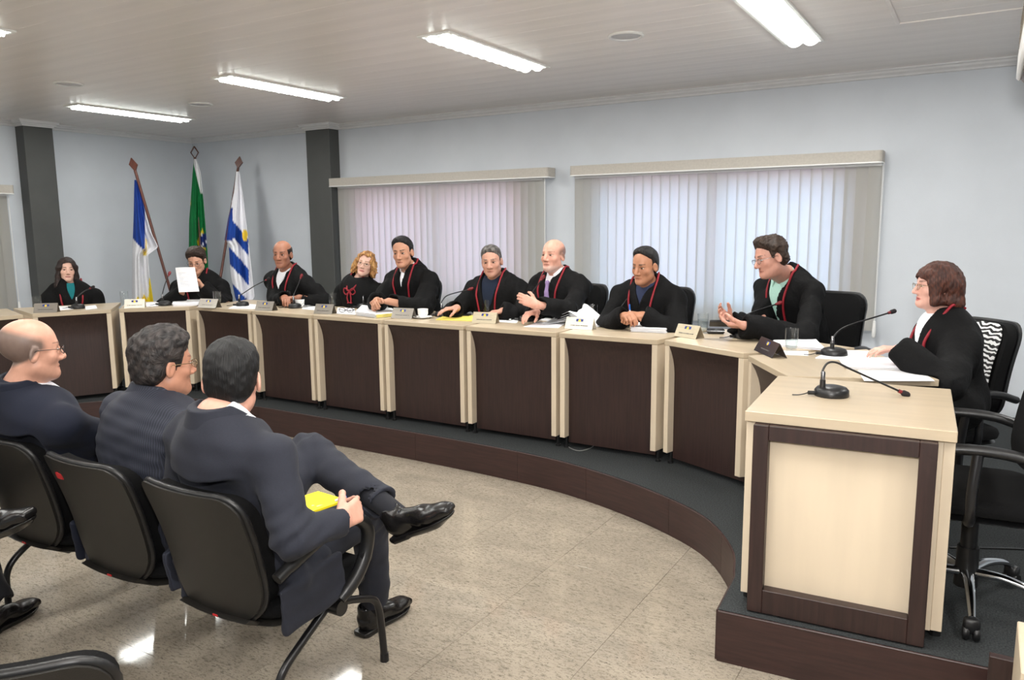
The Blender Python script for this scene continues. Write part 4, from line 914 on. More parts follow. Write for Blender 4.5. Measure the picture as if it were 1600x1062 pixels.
# ------------------------------------------------------------------ men in suits
mat('pinstripe', (34, 38, 50), .8, bump=.1, scale=400)
def stripes():
    m = MATS['pinstripe']; nt = m.node_tree; n = nt.nodes; b = n['Principled BSDF']; tc = n.new('ShaderNodeTexCoord'); w = n.new('ShaderNodeTexWave'); w.wave_type = 'BANDS'; w.bands_direction = 'X'; w.inputs['Scale'].default_value = 44; w.inputs['Distortion'].default_value = .6; w.inputs['Detail'].default_value = 1
    nt.links.new(tc.outputs['Object'], w.inputs['Vector']); r = n.new('ShaderNodeValToRGB'); r.color_ramp.elements[0].position = .7; r.color_ramp.elements[0].color = lin((27, 30, 42)); r.color_ramp.elements[1].position = 1; r.color_ramp.elements[1].color = lin((50, 54, 68)); nt.links.new(w.outputs['Fac'], r.inputs[0]); nt.links.new(r.outputs[0], b.inputs['Base Color'])
stripes()
def suited(label, H, th_h, pitch, roll, N, P, th_b, skin, hair, suit, legs, hands, sc=1.0, glasses=None, suitmat='cloth', g=1.0, sw=.2, hd={}, skd={}, res=.0035, elbow={}, bald=None, crown=None, chair=None, tails=True):
    cx_, cy_ = chair
    Mh = head_frame(th_h, DEG(pitch), DEG(roll)); B = Body(P, N, th_b, sw); root = thing('person', label, 'person', (P[0], P[1], 0), 0, 'men in dark suits on the linked seats')
    S = Sdf(); arms = {}
    for k, h in hands.items():
        pos, d, n, curl = h[:4]; d = nrm(B.side*d[0]+B.flat*d[1]+np.array([0, 0, d[2]])); n = nrm(B.side*n[0]+B.flat*n[1]+np.array([0, 0, n[2]])); Wp = np.array(pos)-d*.065
        po = elbow.get(k, (k*.6, -.6, -.6)); E = po[1] if po[0] == 'abs' else ik(B.sh[k], Wp, .30, .26, B.side*po[0]+B.flat*po[1]+np.array([0, 0, po[2]])); arms[k] = (E, Wp); add_hand(S, Wp, d, n, k, curl, sc)
    core(B, S, H, Mh, sc, arms); add_head(S, H, Mh, sc, **hd); chair_cut(S, (cx_, cy_, 0), 0, 0, .46, (.40, .865), .222, -.135, .262); v, q = S.mesh(res)
    if bald: skd = dict(skd, bald=bald)
    mesh_obj('body', v, q, 'skin', root, skin_col(H, Mh, skin, sc, **skd)); add_eyes(root, H, Mh, sc)
    if hair: add_hair(root, H, Mh, sc, hair[0], hair[1], len(label), hair[2] if len(hair) > 2 else None, .003)
    if glasses: add_glasses(root, H, Mh, sc, glasses)
    K = Sdf(); trunk(B, K, g, .004)
    for s in (-1, 1):
        K.ell(B.sh[s]+B.u*.004, (.066, .07, .056), B.M, .03); E, Wp = arms[s]; d = nrm(Wp-E); K.cone(B.sh[s], E, .068, .060, .04); flatcone(K, E-d*.01, Wp+d*.004, .060, .047, .03)
        K.cone(B.T(s*.11, -.02, -.02), B.T(s*.13, .08, -.06), .10, .075, .04)
    K.ell(B.T(0, -.055, B.L-.17), (.165*g, .078, .17), B.M, .06)
    if tails: tails_ = [(np.array([cx_+s*.242, cy_-.075, .462]), np.array([.013, .135, .078])) for s in (-1, 1)]
    nc = B.N+B.f*.015+B.u*.02
    K.cone(nc-B.u*.03, nc+B.u*.1+B.f*.02, .060, .074, .008, 's')
    for s in (-1, 1): E, Wp = arms[s]; d = nrm(Wp-E); K.cone(Wp-d*.03, Wp+d*.05, .036, .044, .006, 's')
    chair_cut(K, (cx_, cy_, 0), 0, 0, .463, (.40, .865), .222, -.168, .262)
    if tails:
        for c_, r_ in tails_: K.rbox(c_, r_, .012, np.array(Matrix.Rotation(.12, 3, 'X')), .03); K.cone(c_+[0, -.05, .06], B.T(np.sign(c_[0]-cx_)*.15, -.02, .08), .020, .06, .03)
    K.fnc(vwedge(B, B.L-.22, .34, 0, .04), *BIG, .006, 's'); f1, f2 = wob(len(label), 15, .0045, (1, 1, .6)), wob(len(label)+7, 45, .0022, (.6, .6, 1.2))
    def fold(p):
        o = f1(p)+f2(p)
        for s in (-1, 1): E = arms[s][0]; r2 = ((p-E)**2).sum(1); o = o+.0032*np.exp(-r2/.012)*np.sin(120*((p-E)@nrm(arms[s][1]-B.sh[s]))+3*np.sin(20*p[:, 2]))
        q = B.loc(p); o = o+.0035*np.exp(-((q[:, 2]-.14)/.09)**2)*np.sin(70*q[:, 2]+30*q[:, 0]+9*np.sin(11*q[:, 0])); return o
    K.post = fold; v, q = K.mesh(.005); mesh_obj('jacket', v, q, suitmat, root, L3(suit))
    C = Sdf(); bt_ = B.N-B.u*.035-B.f*.004; flatcone(C, bt_, bt_+B.u*.078+B.f*.010, .104, .074, .01); C.cone(nc-B.u*.09, nc+B.u*.1+B.f*.02, .060, .069, .006, 's'); C.fnc(lambda p: B.loc(p)[:, 1]+(B.loc(p)[:, 2]-B.L)*.9-.052, *BIG, .006, 'i'); v, q = C.mesh(.004); mesh_obj('jacket_collar', v, q, suitmat, root, L3(suit))
    collar(B, root, (236, 238, 244), B.N+B.f*.012+B.u*.016, .060, .020, .02, tip=True, hi=0, res=.0035)
    T = Sdf(); trunk(B, T, g, -.004); T.fnc(vwedge(B, B.L-.25, .34, .006, .02), *BIG, .004, 'i'); v, q = T.mesh(.007); mesh_obj('shirt', v, q, 'cloth', root, L3((230, 232, 240)))
    G = Sdf()
    for hip, kn, an in legs['bones']:
        G.cone(hip, kn, .098, .073, .05); d = nrm(an-kn); G.cone(kn, kn+d*.05, .070, .068, .03); flatcone(G, kn+d*.02, an, .072, .060, .03); G.cone(an-d*.05, an+d*.04, .046, .05, .008, 's')
    G.ell(B.T(0, -.01, .0), (.175, .14, .12), B.M, .05); chair_cut(G, (cx_, cy_, 0), 0, 0, .463, (.40, .865), .222, -.168, .262); g1, g2 = wob(len(label)+2, 22, .004), wob(len(label)+3, 60, .002)
    def tf(p):
        o = g1(p)+g2(p)
        for hip, kn, an in legs['bones']: r2 = ((p-kn)**2).sum(1); o = o+.005*np.exp(-r2/.010)*np.sin(110*((p-kn)@nrm(an-hip)))
        return o
    G.post = tf; v, q = G.mesh(.006); mesh_obj('trousers', v, q, suitmat, root, L3(suit))
    for (hip, kn, an), (A, toe, up) in zip(legs['bones'], legs['shoes']):
        shoe(root, A, toe, up); K2 = Sdf(); tip = np.array(A)+nrm(up)*.055+nrm(toe)*.045; K2.cone(an-nrm(an-kn)*.06, tip, .042, .034, .01); v, q = K2.mesh(.005); mesh_obj('sock', v, q, 'cloth', root, L3((24, 25, 32)))
    return root, B, Mh
CY = 1.72; CX = {3: -1.98, 2: -2.53, 1: -3.08}
# dark-suited man with crossed leg
H = at(364, 592, 2.42); P = np.array([-1.96, 1.63, .555]); N = at(346, 648, 2.36)+np.array([0, -.02, .0])
lk, la = at(482, 706, 3.0), at(598, 786, 2.74); rk, ra = np.array([-1.90, 2.10, .55]), np.array([-1.99, 2.20, .135])
suited('man in a charcoal suit with cropped black hair, one ankle across his knee', H, DEG(-38), -4, 0, N, P, DEG(2), (206, 154, 134), ('crop', (14, 13, 14)), (40, 42, 51),
       dict(bones=[(P+np.array([-.09, .0, -.0]), lk, la), (P+np.array([.09, .02, -.01]), rk, ra)], shoes=[(at(622, 836, 2.66), at(700, 806, 2.52)-at(622, 836, 2.66), np.array([-.1, -.25, 1])), ((-2.005, 2.145, .012), (.02, 1, 0), (0, 0, 1))]),
       {1: (at(553, 800, 2.40), (-.15, 1, .05), (-.9, 0, -.3), .8), -1: (np.array([-2.12, 1.86, .655]), (.5, .8, 0), (.2, 0, -1), .6)}, elbow={1: ('abs', at(458, 842, 2.22))}, sw=.195, chair=(CX[3], CY))
H = at(257, 568, 2.76); P = np.array([-2.52, 1.63, .555]); N = at(238, 618, 2.76)
suited('man in a navy pinstripe suit with thick wavy dark hair and glasses', H, DEG(12), -2, 0, N, P, DEG(6), (184, 132, 108), ('full', (30, 27, 27), (58, 52, 50)), (34, 38, 50),
       dict(bones=[(P+np.array([-.09, 0, 0]), P+np.array([-.12, .45, .0]), P+np.array([-.12, .5, -.43])), (P+np.array([.09, 0, 0]), P+np.array([.10, .45, .0]), P+np.array([.10, .5, -.43]))], shoes=[(P+np.array([-.12, .45, -.543]), (0, 1, 0), (0, 0, 1)), (P+np.array([.10, .45, -.543]), (0, 1, 0), (0, 0, 1))]),
       {1: (P+np.array([.05, .42, .13]), (-.5, .8, 0), (-.3, 0, -1), .6), -1: (P+np.array([-.05, .42, .13]), (.5, .8, 0), (.3, 0, -1), .6)}, glasses='gold_wire', sc=.98, suitmat='pinstripe', g=1.18, sw=.228, hd=dict(fat=.004), chair=(CX[2], CY))
H = at(50, 546, 2.88); P = np.array([-3.08, 1.63, .555]); N = at(30, 604, 2.88)
suited('bald man in a dark navy suit and glasses, at the picture edge', H, DEG(14), -2, 0, N, P, DEG(6), (200, 150, 128), None, (24, 28, 42),
       dict(bones=[(P+np.array([-.09, 0, 0]), P+np.array([-.12, .45, .0]), P+np.array([-.12, .5, -.43])), (P+np.array([.09, 0, 0]), P+np.array([.10, .45, .0]), P+np.array([.10, .5, -.43]))], shoes=[(P+np.array([-.12, .45, -.543]), (0, 1, 0), (0, 0, 1)), (P+np.array([.10, .45, -.543]), (0, 1, 0), (0, 0, 1))]),
       {1: (P+np.array([.05, .42, .13]), (-.5, .8, 0), (-.3, 0, -1), .6), -1: (P+np.array([-.05, .42, .13]), (.5, .8, 0), (.3, 0, -1), .6)}, glasses='black_metal', sc=.97, g=1.1, sw=.21, hd=dict(fat=.003), bald=bald_top((98, 88, 82), 0, 0), chair=(CX[1], CY))
# fourth man, mostly outside the frame: his shoes show at the left edge
P = np.array([-3.65, .97, .555]); N = P+np.array([0, -.06, .50]); H = N+np.array([0, .03, .165])
a4 = atz(-6, 826, .45); a4 = np.array([a4[0]-.0, a4[1], .46]); s4 = atz(12, 985, .012)
suited('seated man of whom only the black shoes reach into the picture', H, DEG(0), 0, 0, N, P, 0, (200, 140, 112), ('crop', (40, 34, 32)), (30, 30, 34),
       dict(bones=[(P+np.array([-.09, 0, 0]), P+np.array([-.02, .42, .13]), a4+np.array([-.10, -.10, .02])), (P+np.array([.09, 0, 0]), P+np.array([.14, .43, .0]), s4+np.array([0, -.03, .13]))],
            shoes=[(at(-30, 842, 2.62), at(66, 806, 2.5)-at(-30, 842, 2.62), np.array([-.1, -.2, 1])), (s4+np.array([-.04, -.09, 0]), (-.3, 1, 0), (0, 0, 1))]),
       {1: (P+np.array([.10, .35, .14]), (-.3, .9, 0), (-.2, 0, -1), .5), -1: (P+np.array([-.10, .33, .14]), (.3, .9, 0), (.2, 0, -1), .5)}, res=.005, chair=(-3.65, 1.06), tails=False)
# ------------------------------------------------------------------ chairs
def back_sheet(w, z0, z1, tilt, r0, r1, curve=.03, taper=.0):
    """rounded chair-back surface: u across, v from bottom to top; returns fn for slab"""
    h = z1-z0
    def half(v):
        d0, d1 = v*h, (1-v)*h; x = w*(1-taper*(1-v))
        if d0 < r0: x -= r0-math.sqrt(max(r0*r0-(r0-d0)**2, 0))
        if d1 < r1: x -= r1-math.sqrt(max(r1*r1-(r1-d1)**2, 0))
        return x
    def fn(u, v):
        v2 = .5-.5*math.cos(PI*v); a = half(v2)*(2*u-1); y = -tilt*v2*h+curve*(a/w)**2+.018*math.sin(PI*v2)
        return ((a, y, z0+v2*h), (0, 1, 0))
    return fn
def shifted(fn, dx=0, dy=0, s=1.0, zc=0):
    def g(u, v):
        p, n = fn(u, v); return ((p[0]*s, p[1]+dy, zc+(p[2]-zc)*s), n)
    return g
def rounded_cushion(bm, w, d, z0, z1, r=.06, y0=0):
    S = [(sx*(w/2-r), y0+sy*(d/2-r), a0) for sx, sy, a0 in ((1, 1, 0), (-1, 1, PI/2), (-1, -1, PI), (1, -1, 3*PI/2))]; rings = []
    for ins, z in ((.03, z0), (.006, z0+.010), (0, (z0+z1)/2), (.008, z1-.012), (.035, z1)):
        ring = []
        for cx, cy, a0 in S:
            for k in range(7): a = a0+PI/2*k/6; ring.append((cx+(r-ins)*math.cos(a) if r > ins else cx, cy+(r-ins)*math.sin(a), z-.012*max(0, (cy-y0))))
        rings.append(ring)
    loft(bm, rings)
def beam_seating(label, xs, y, frames):
    """linked public seats: shells on one beam, a leg frame near each end"""
    t = thing('linked_seats', label, 'seats', ((xs[0]+xs[-1])/2, y, 0), 0); x0 = t.location.x; fn = back_sheet(.222, .40, .84, .27, .13, .07, .035, .10); first = None
    for i, cx in enumerate(xs):
        if first is None:
            bm = NB(); slab(bm, shifted(fn, dy=-.235), 16, 20, .022); sh = obj('back_shell', bm, 'shell_plastic', t, 50)
            bm = NB(); ring = [shifted(fn, dy=-.232)(u, v)[0] for u, v in [(k/16, 1) for k in range(17)]+[(1, 1-k/20) for k in range(1, 21)]+[(1-k/16, 0) for k in range(1, 17)]+[(0, k/20) for k in range(1, 21)]]
            tube(bm, [(p[0], p[1]-.006, p[2]) for p in ring], .011, 8, False); obj('shell_rim', bm, 'black_plastic', sh, 60)
            bm = NB(); slab(bm, shifted(fn, dy=-.178, s=.955, zc=.62), 16, 20, .052); cu = obj('back_cushion', bm, 'black_fabric', t, 50)
            bm = NB(); rounded_cushion(bm, .46, .46, .405, .46, .09, .01); se = obj('seat', bm, 'black_fabric', t, 50)
            bm = NB(); rounded_cushion(bm, .45, .45, .375, .405, .09, .01); ss = obj('seat_shell', bm, 'shell_plastic', t, 50)
            bm = NB(); slab(bm, lambda u, v: ((.155*(2*u-1)*(1-.15*v), -.252+.10*v-.012*math.cos(PI*(u-.5)), .425-.06*v), (0, 1, .2)), 8, 6, .02); su = obj('back_support', bm, 'shell_plastic', t, 50)
            bm = NB(); box(bm, (.035, -.2835, .425), (.022, .003, .006), Matrix.Rotation(.2, 3, 'X')); obj('maker_tag', bm, 'red_label', sh)
            first = [sh, cu, se, ss, su]
            for o in first: o.location.x = cx-x0
        else:
            for o in first: c = copy_tree(o, t); c.location.x = cx-x0
    bm = NB(); tube(bm, [(frames[0]-x0-.06, .05, .352), (frames[1]-x0+.06, .05, .352)], .027, 16); obj('beam', bm, 'black_metal', t, 50)
    for e, fx in ((-1, frames[0]), (1, frames[1])):
        x = fx-x0; ax = (xs[0] if e < 0 else xs[-1])-x0+e*.262
        bm = NB(); tube(bm, smooth_path([(x, .05, .35), (x, -.06, .285), (x, -.15, .225), (x, -.185, .17), (x, -.19, .10), (x, -.192, .02)], 6), .0135, 10); lathe(bm, [(0, 0), (.017, 0), (.016, .03), (0, .03)], (x, -.193, 0), 12); obj('leg', bm, 'black_metal', t, 60)
        bm = NB(); tube(bm, smooth_path([(x, .05, .35), (x, .17, .315), (x-.005, .27, .27), (x-.008, .305, .215), (x-.010, .32, .12), (x-.012, .33, .02)], 6), .0135, 10); lathe(bm, [(0, 0), (.017, 0), (.016, .03), (0, .03)], (x-.012, .331, 0), 12); obj('leg', bm, 'black_metal', t, 60)
        bm = NB(); pth = smooth_path([(ax, -.235, .575), (ax+e*.004, -.15, .612), (ax+e*.006, -.02, .650), (ax+e*.006, .09, .655), (ax+e*.004, .155, .60), (ax, .15, .52), (ax, .10, .45), (ax-e*.01, .03, .395)], 6)
        n = len(pth); tube(bm, pth, [.023 if .08 < i/n < .95 else .019 for i in range(n)], 10); ar = obj('armrest', bm, 'black_plastic', t, 60)
        bm = NB(); lathe(bm, [(0, 0), (.026, 0), (.026, .012), (0, .012)], (ax, .145, .505), 12, Matrix.Rotation(e*PI/2, 3, 'Y')); obj('arm_bolt', bm, 'black_metal', ar, 50)
    return t
bs = beam_seating('front row of three linked black seats on a common beam, under the men in suits', [CX[1], CX[2], CX[3]], CY, (-3.42, -1.80))
bm = NB(); box(bm, (-.105, -.343, .772), (.036, .004, .022), Matrix.Rotation(.27, 3, 'X')); obj('red_sticker', bm, 'red_label', bs, label='small red sticker on the middle seat back')
bm = NB(); box(bm, (.045, -.2475, .401), (.034, .003, .016), Matrix.Rotation(.9, 3, 'X')); obj('white_sticker', bm, 'paper', bs, label='small white inventory sticker')
fc = beam_seating('single black chair turned away, its back top at the bottom picture corner', [0], 0, (-.2, .2)); fc.name = 'visitor_chair'; fc['category'] = 'chair'; pc = dup(fc, (-3.65, 1.06, 0), 0, 'single black chair outside the frame, under the man whose shoes show')
fc.location = (-1.69, .815, 0); fc.rotation_euler.z = DEG(45)
for o in [o for o in fc.children if o.name.startswith('armrest')]:      # armless
    for q_ in list(o.children): bpy.data.objects.remove(q_)
    bpy.data.objects.remove(o)
def office_chair(label, loc, rz):
    t = thing('office_chair', label, 'chair', loc, rz, 'black swivel chairs of the judges')
    fn = back_sheet(.225, .50, .965, .20, .10, .10, .05, .06)
    bm = NB(); slab(bm, shifted(fn, dy=-.225), 16, 20, .02); obj('back_shell', bm, 'black_plastic', t, 50)
    bm = NB(); slab(bm, shifted(fn, dy=-.165, s=.96, zc=.74), 16, 20, .058); obj('back_cushion', bm, 'black_fabric', t, 50)
    bm = NB(); rounded_cushion(bm, .49, .47, .405, .465, .10, .02); obj('seat', bm, 'black_fabric', t, 50)
    bm = NB(); rounded_cushion(bm, .47, .45, .380, .405, .10, .02); obj('seat_shell', bm, 'black_plastic', t, 50)
    bm = NB(); slab(bm, lambda u, v: ((.05*(2*u-1), -.255+.10*v*v, .60-.24*v), (0, 1, .3)), 4, 8, .02); obj('back_support', bm, 'black_plastic', t, 50)
    for s in (-1, 1):
        x = s*.285; bm = NB(); p = smooth_path([(x, -.19, .615), (x, -.08, .648), (x, .05, .655), (x, .15, .640), (x, .20, .60)], 6); tube(bm, p, .023, 10, True, .8); ar = obj('armrest', bm, 'black_plastic', t, 60)
        bm = NB(); tube(bm, smooth_path([(x, .02, .645), (x+s*.015, .03, .52), (x, .03, .41), (s*.14, .03, .385)], 6), .017, 8); obj('arm_support', bm, 'black_metal', ar, 60)
    bm = NB(); lathe(bm, [(.055, .385), (.05, .33), (.028, .325), (.028, .22), (.036, .22), (.040, .07), (0, .07)], (0, 0, 0), 18); obj('column', bm, 'black_plastic', t, 40)
    for k in range(5):
        a = DEG(90+72*k+18); c, sn = math.cos(a), math.sin(a)
        bm = NB(); tube(bm, smooth_path([(c*.03, sn*.03, .125), (c*.12, sn*.12, .130), (c*.22, sn*.22, .110), (c*.29, sn*.29, .078)], 5), [.022-.0007*i for i in range(16)], 10, True, .8); lg = obj('base_leg', bm, 'chrome', t, 60)
        bm = NB()
        lathe(bm, [(0, -.010), (.022, -.010), (.026, -.005), (.026, .005), (.022, .010), (0, .010)], (c*.295-sn*.016, sn*.295+c*.016, .0265), 16, Matrix.Rotation(a+PI/2, 3, 'Z')@Matrix.Rotation(PI/2, 3, 'Y'))
        lathe(bm, [(0, -.010), (.022, -.010), (.026, -.005), (.026, .005), (.022, .010), (0, .010)], (c*.295+sn*.016, sn*.295-c*.016, .0265), 16, Matrix.Rotation(a+PI/2, 3, 'Z')@Matrix.Rotation(PI/2, 3, 'Y'))
        box(bm, (c*.295, sn*.295, .052), (.036, .05, .054), rotz(a), .008); cs = obj('caster', bm, 'black_plastic', lg, 50); cs['kind'] = 'stuff'
    return t
# empty swivel chair with chrome base beside the pedestal
oc = office_chair('empty black swivel chair with chrome star base beside the end pedestal', (.02, 3.19, .2), DEG(95))
def seat_for(k, label):
    p, yaw = CHAIR[k]; c = dup(oc, (p[0], p[1], .2), -yaw, label)
    if 'hidden' in label:      # backless: nothing of a back shows past these judges
        for o in list(c.children):
            if o.name.startswith(('back_', 'armrest')):
                for q_ in list(o.children): bpy.data.objects.remove(q_)
                bpy.data.objects.remove(o)
    return c
seat_for(1, 'low backless black swivel seat hidden behind the long-haired woman judge'); seat_for(2, 'low backless black swivel seat hidden behind the judge reading papers'); seat_for(3, 'low backless black swivel seat hidden behind the dark-skinned bald judge'); seat_for(4, 'low backless black swivel seat hidden behind the blonde judge')
seat_for(5, 'black swivel chair showing past the shoulder of the black-haired judge'); seat_for(6, 'low backless black swivel seat hidden behind the grey-haired judge')
seat_for(7, 'black swivel chair showing between the pink-faced bald judge and the pen holder'); seat_for(8, 'black swivel chair showing behind the shoulder of the judge with a pen')
seat_for(9, 'black swivel chair with a broad round-cornered back, beside the judge with the phone')
zc = seat_for(10, 'black swivel chair with a zebra cloth over its back')
mat('zebra', (235, 235, 235), .85)
nt = MATS['zebra'].node_tree; tc = nt.nodes.new('ShaderNodeTexCoord'); wv = nt.nodes.new('ShaderNodeTexWave'); wv.bands_direction = 'Z'; wv.inputs['Scale'].default_value = 14; wv.inputs['Distortion'].default_value = 7; wv.inputs['Detail'].default_value = 1.5; wv.inputs['Detail Scale'].default_value = 1.2
cr = nt.nodes.new('ShaderNodeValToRGB'); cr.color_ramp.interpolation = 'CONSTANT'; cr.color_ramp.elements[0].color = (.01, .01, .01, 1); cr.color_ramp.elements[1].position = .52; cr.color_ramp.elements[1].color = (.78, .78, .78, 1)
nt.links.new(tc.outputs['Object'], wv.inputs['Vector']); nt.links.new(wv.outputs['Fac'], cr.inputs[0]); nt.links.new(cr.outputs[0], nt.nodes['Principled BSDF'].inputs['Base Color'])
for o in zc.children:
    if not o.name.startswith(('base_leg', 'column')): o.location.z -= .055
t = thing('zebra_cloth', 'black and white zebra-striped cloth hung on the swivel chair back', 'cloth', zc.location-Vector((0, 0, .055)), zc.rotation_euler.z)
fz_ = shifted(back_sheet(.225, .50, .965, .20, .10, .10, .05, .06), dy=-.158, s=.965, zc=.74)
def zeb(u, v):
    v2 = .40+.585*v; w = (.5+(.5)*min(1, .25+v)); x = .10+(u)*.83*w
    p, n = fz_(min(x, 1), v2); return ((p[0], p[1]+.004+.004*math.sin(9*u+6*v), p[2]), (0, 1, 0))
bm = NB(); slab(bm, zeb, 14, 14, .004); obj('cloth', bm, 'zebra', t, 60)
# ------------------------------------------------------------------ flags
def flag(label, top, bottom, D0, D1, finial, hollow=False, outline=None, colour=None, dD=.0, ref=None, zfloor=.2):
    a = at(*top, D0); b = at(*bottom, D1); d = nrm(b-a); e = b+d*((zfloor+.03-b[2])/d[2]) if d[2] < 0 else b
    t = thing('flag', label, 'flag', (e[0], e[1], zfloor)); org = np.array(t.location)
    bm = NB(); tube(bm, [a-org, e-org], .0145, 10); obj('pole', bm, 'pole_wood', t, 60)
    bm = NB(); s = .075; R = np.stack([_R, nrm(np.cross(-d, _R)), -d], 1); c = a-d*.06-org
    dia = [(0, s), (.045, 0), (0, -s), (-.045, 0)]
    if hollow:
        P = [Vector(c+R@np.array([x, 0, z])) for x, z in dia]; tube(bm, P+[P[0]], .008, 6, False)
    else:
        f = [bm.verts.new(c+R@np.array([x, .012 if False else -.010, z])) for x, z in dia]; g = [bm.verts.new(c+R@np.array([x, .010, z])) for x, z in dia]; bm.faces.new(f); bm.faces.new(g[::-1])
        for i in range(4): bm.faces.new((f[i], f[(i+1) % 4], g[(i+1) % 4], g[i]))
    obj('finial', bm, 'pole_wood', t)
    bm = NB(); lathe(bm, [(0, 0), (.15, 0), (.15, .025), (.10, .045), (.03, .05), (.03, .12), (0, .12)], (0, 0, 0), 20); obj('base', bm, 'pole_wood', t, 40)
    # cloth
    nu, nv = 40, 60; ys = [o[0] for o in outline]; bm = NB(); V = []; cols = []
    for j in range(nv+1):
        y = ys[0]+(ys[-1]-ys[0])*j/nv; xl = np.interp(y, ys, [o[1] for o in outline]); xr = np.interp(y, ys, [o[2] for o in outline]); row = []
        for i in range(nu+1):
            u = i/nu; x = xl+(xr-xl)*u; amp = .045*min(1, .15+j/nv*1.6); D = D0+(D1-D0)*(y-top[1])/(bottom[1]-top[1])+dD+amp*math.sin(u*9.5+.8*j/nv+1)+.4*amp*math.sin(u*21+2)
            row.append(bm.verts.new(at(x, y, D)-org)); cols.append(lin(colour(x, y)))
        V.append(row)
    for j in range(nv):
        for i in range(nu): bm.faces.new((V[j][i], V[j][i+1], V[j+1][i+1], V[j+1][i]))
    o = obj('cloth', bm, 'flag_cloth', t, 180); at_ = o.data.color_attributes.new('Col', 'FLOAT_COLOR', 'POINT'); at_.data.foreach_set('color', np.array(cols, np.float32).ravel())
    m = o.modifiers.new('thickness', 'SOLIDIFY'); m.thickness = .004
    return t
def c1(x, y):   # crop-frame coordinates used when reading the photograph
    X, Y = x*3.319, (y-180)*3.319
    if Y < 705-(750-X)*1.05 and X < 757-(Y-540)*.02 and Y < 715: return (34, 66, 150) if X < 752 else (236, 236, 240)
    if Y > 960-(X-690)*.3+10*math.sin(X*.2) or (X > 772 and Y > 840): return (236, 206, 40)
    if X > 742 and 640 < Y < 730 and X < 760: return (220, 190, 60)
    return (232, 232, 236)
flag('blue, white and yellow flag on a strongly slanted pole', (211, 266), (268, 460), 8.32, 8.52, 0, outline=[(281, 210, 212), (300, 209.5, 220), (330, 209, 226), (362, 208, 235), (386, 207, 247), (398, 207, 231), (430, 206.5, 233), (475, 206, 240)], colour=c1, dD=.02)
def c2_(x, y):
    X, Y = x*3.319, (y-180)*3.319
    if X > 1003+(Y-225)*.06 and Y < 400 and X > 1008+(Y-270)*.24: return (228, 228, 230)
    if (X-1056)**2/22**2+(Y-650)**2/42**2 < 1:
        return (230, 230, 240) if (int(X/7)+int(Y/9)) % 7 == 0 else (28, 44, 110)
    if abs(X-1050)/30+abs(Y-660)/72 < 1 and X > 1022: return (226, 200, 40)
    if X < 996 and 420 < Y < 470 and X < 990: return (210, 190, 50)
    return (16, 112, 58)
flag('green Brazilian flag with yellow diamond and blue disc, tallest of the three', (304.5, 246), (318, 470), 9.33, 9.25, 0, True, outline=[(248, 303, 306), (270, 301, 313), (320, 297.5, 318), (345, 295.5, 320), (390, 295, 323.5), (470, 296, 328)], colour=c2_, dD=-.05)
def c3(x, y):
    X, Y = x*3.319, (y-180)*3.319
    if (X-1272)**2/15**2+(Y-622)**2/30**2 < 1: return (238, 200, 60)
    s = Y-(X-1205)*1.15
    if X > 1290+(Y-700)*.03 and Y < 930: return (232, 232, 236)
    for a, b in ((545, 630), (700, 785), (870, 960)):
        if a < s < b and X < 1292: return (26, 66, 150)
    if X < 1208 and (485 < Y < 545 or 590 < Y < 650): return (30, 60, 140)
    return (230, 230, 236)
flag('white flag with diagonal blue stripes and a yellow sun', (372, 262), (345, 430), 8.95, 8.85, 0, outline=[(268, 369.5, 374), (300, 366, 379), (340, 357, 384), (376, 351, 388), (384, 358, 389), (430, 361, 394), (465, 368, 398), (474, 372, 389)], colour=c3, dD=-.04)
# ------------------------------------------------------------------ things on the desks
def on_desk(px, py): p = atz(px, py, ZT); return np.array([p[0], p[1], ZT])
def rot_to(px0, px1): a, b = on_desk(*px0), on_desk(*px1); return math.atan2(b[1]-a[1], b[0]-a[0])
def nameplate(label, a, b, m, z=.072):
    """a,b: pixels of the two lower front corners"""
    A, Bp = on_desk(*a), on_desk(*b); c = (A+Bp)/2; rz = math.atan2(Bp[1]-A[1], Bp[0]-A[0]); ln = np.linalg.norm(Bp-A); t = thing('nameplate', label, 'nameplate', tuple(c), rz, 'tent nameplates on the bench')
    dp = .075; sl = math.hypot(dp/2, z); th = math.atan2(dp/2, z)
    for s in (0, 1):
        bm = NB(); R = Matrix.Rotation(-th if s == 0 else th, 3, 'X'); cc = Vector((0, dp/4 if s == 0 else dp*.75, z/2+.001)); box(bm, cc, (ln, .0022, sl), R); obj('face' if s == 0 else 'back_face', bm, m, t)
        if s == 0:
            off = R@Vector((0, -.0018, 0))
            def plaque(nm, x, v, w, h, mm, lift=1.0, r=None):
                bm = NB(); pc = cc+off*lift+R@Vector((x, 0, v))
                if r: lathe(bm, [(0, -.0004), (r, -.0004), (r, .0004), (0, .0004)], pc, 16, R@Matrix.Rotation(PI/2, 3, 'X'))
                else: box(bm, pc, (w, .0008, h), R)
                return obj(nm, bm, mm, t)
            plaque('emblem', .0, sl*.26, .048, .017, 'emblem_blue'); plaque('emblem_sun', 0, sl*.225, 0, 0, 'emblem_yellow', 1.4, .009)
            bm = NB(); random.seed(len(label)); x = -.055
            while x < .055:
                w = random.choice([.003, .005, .006]); box(bm, cc+off+R@Vector((x+w/2, 0, -sl*.18)), (w, .0008, .0055), R); x += w+.0015+(random.random() < .2)*.004
            o = obj('lettering', bm, 'print_grey', t); o['kind'] = 'stuff'
    return t
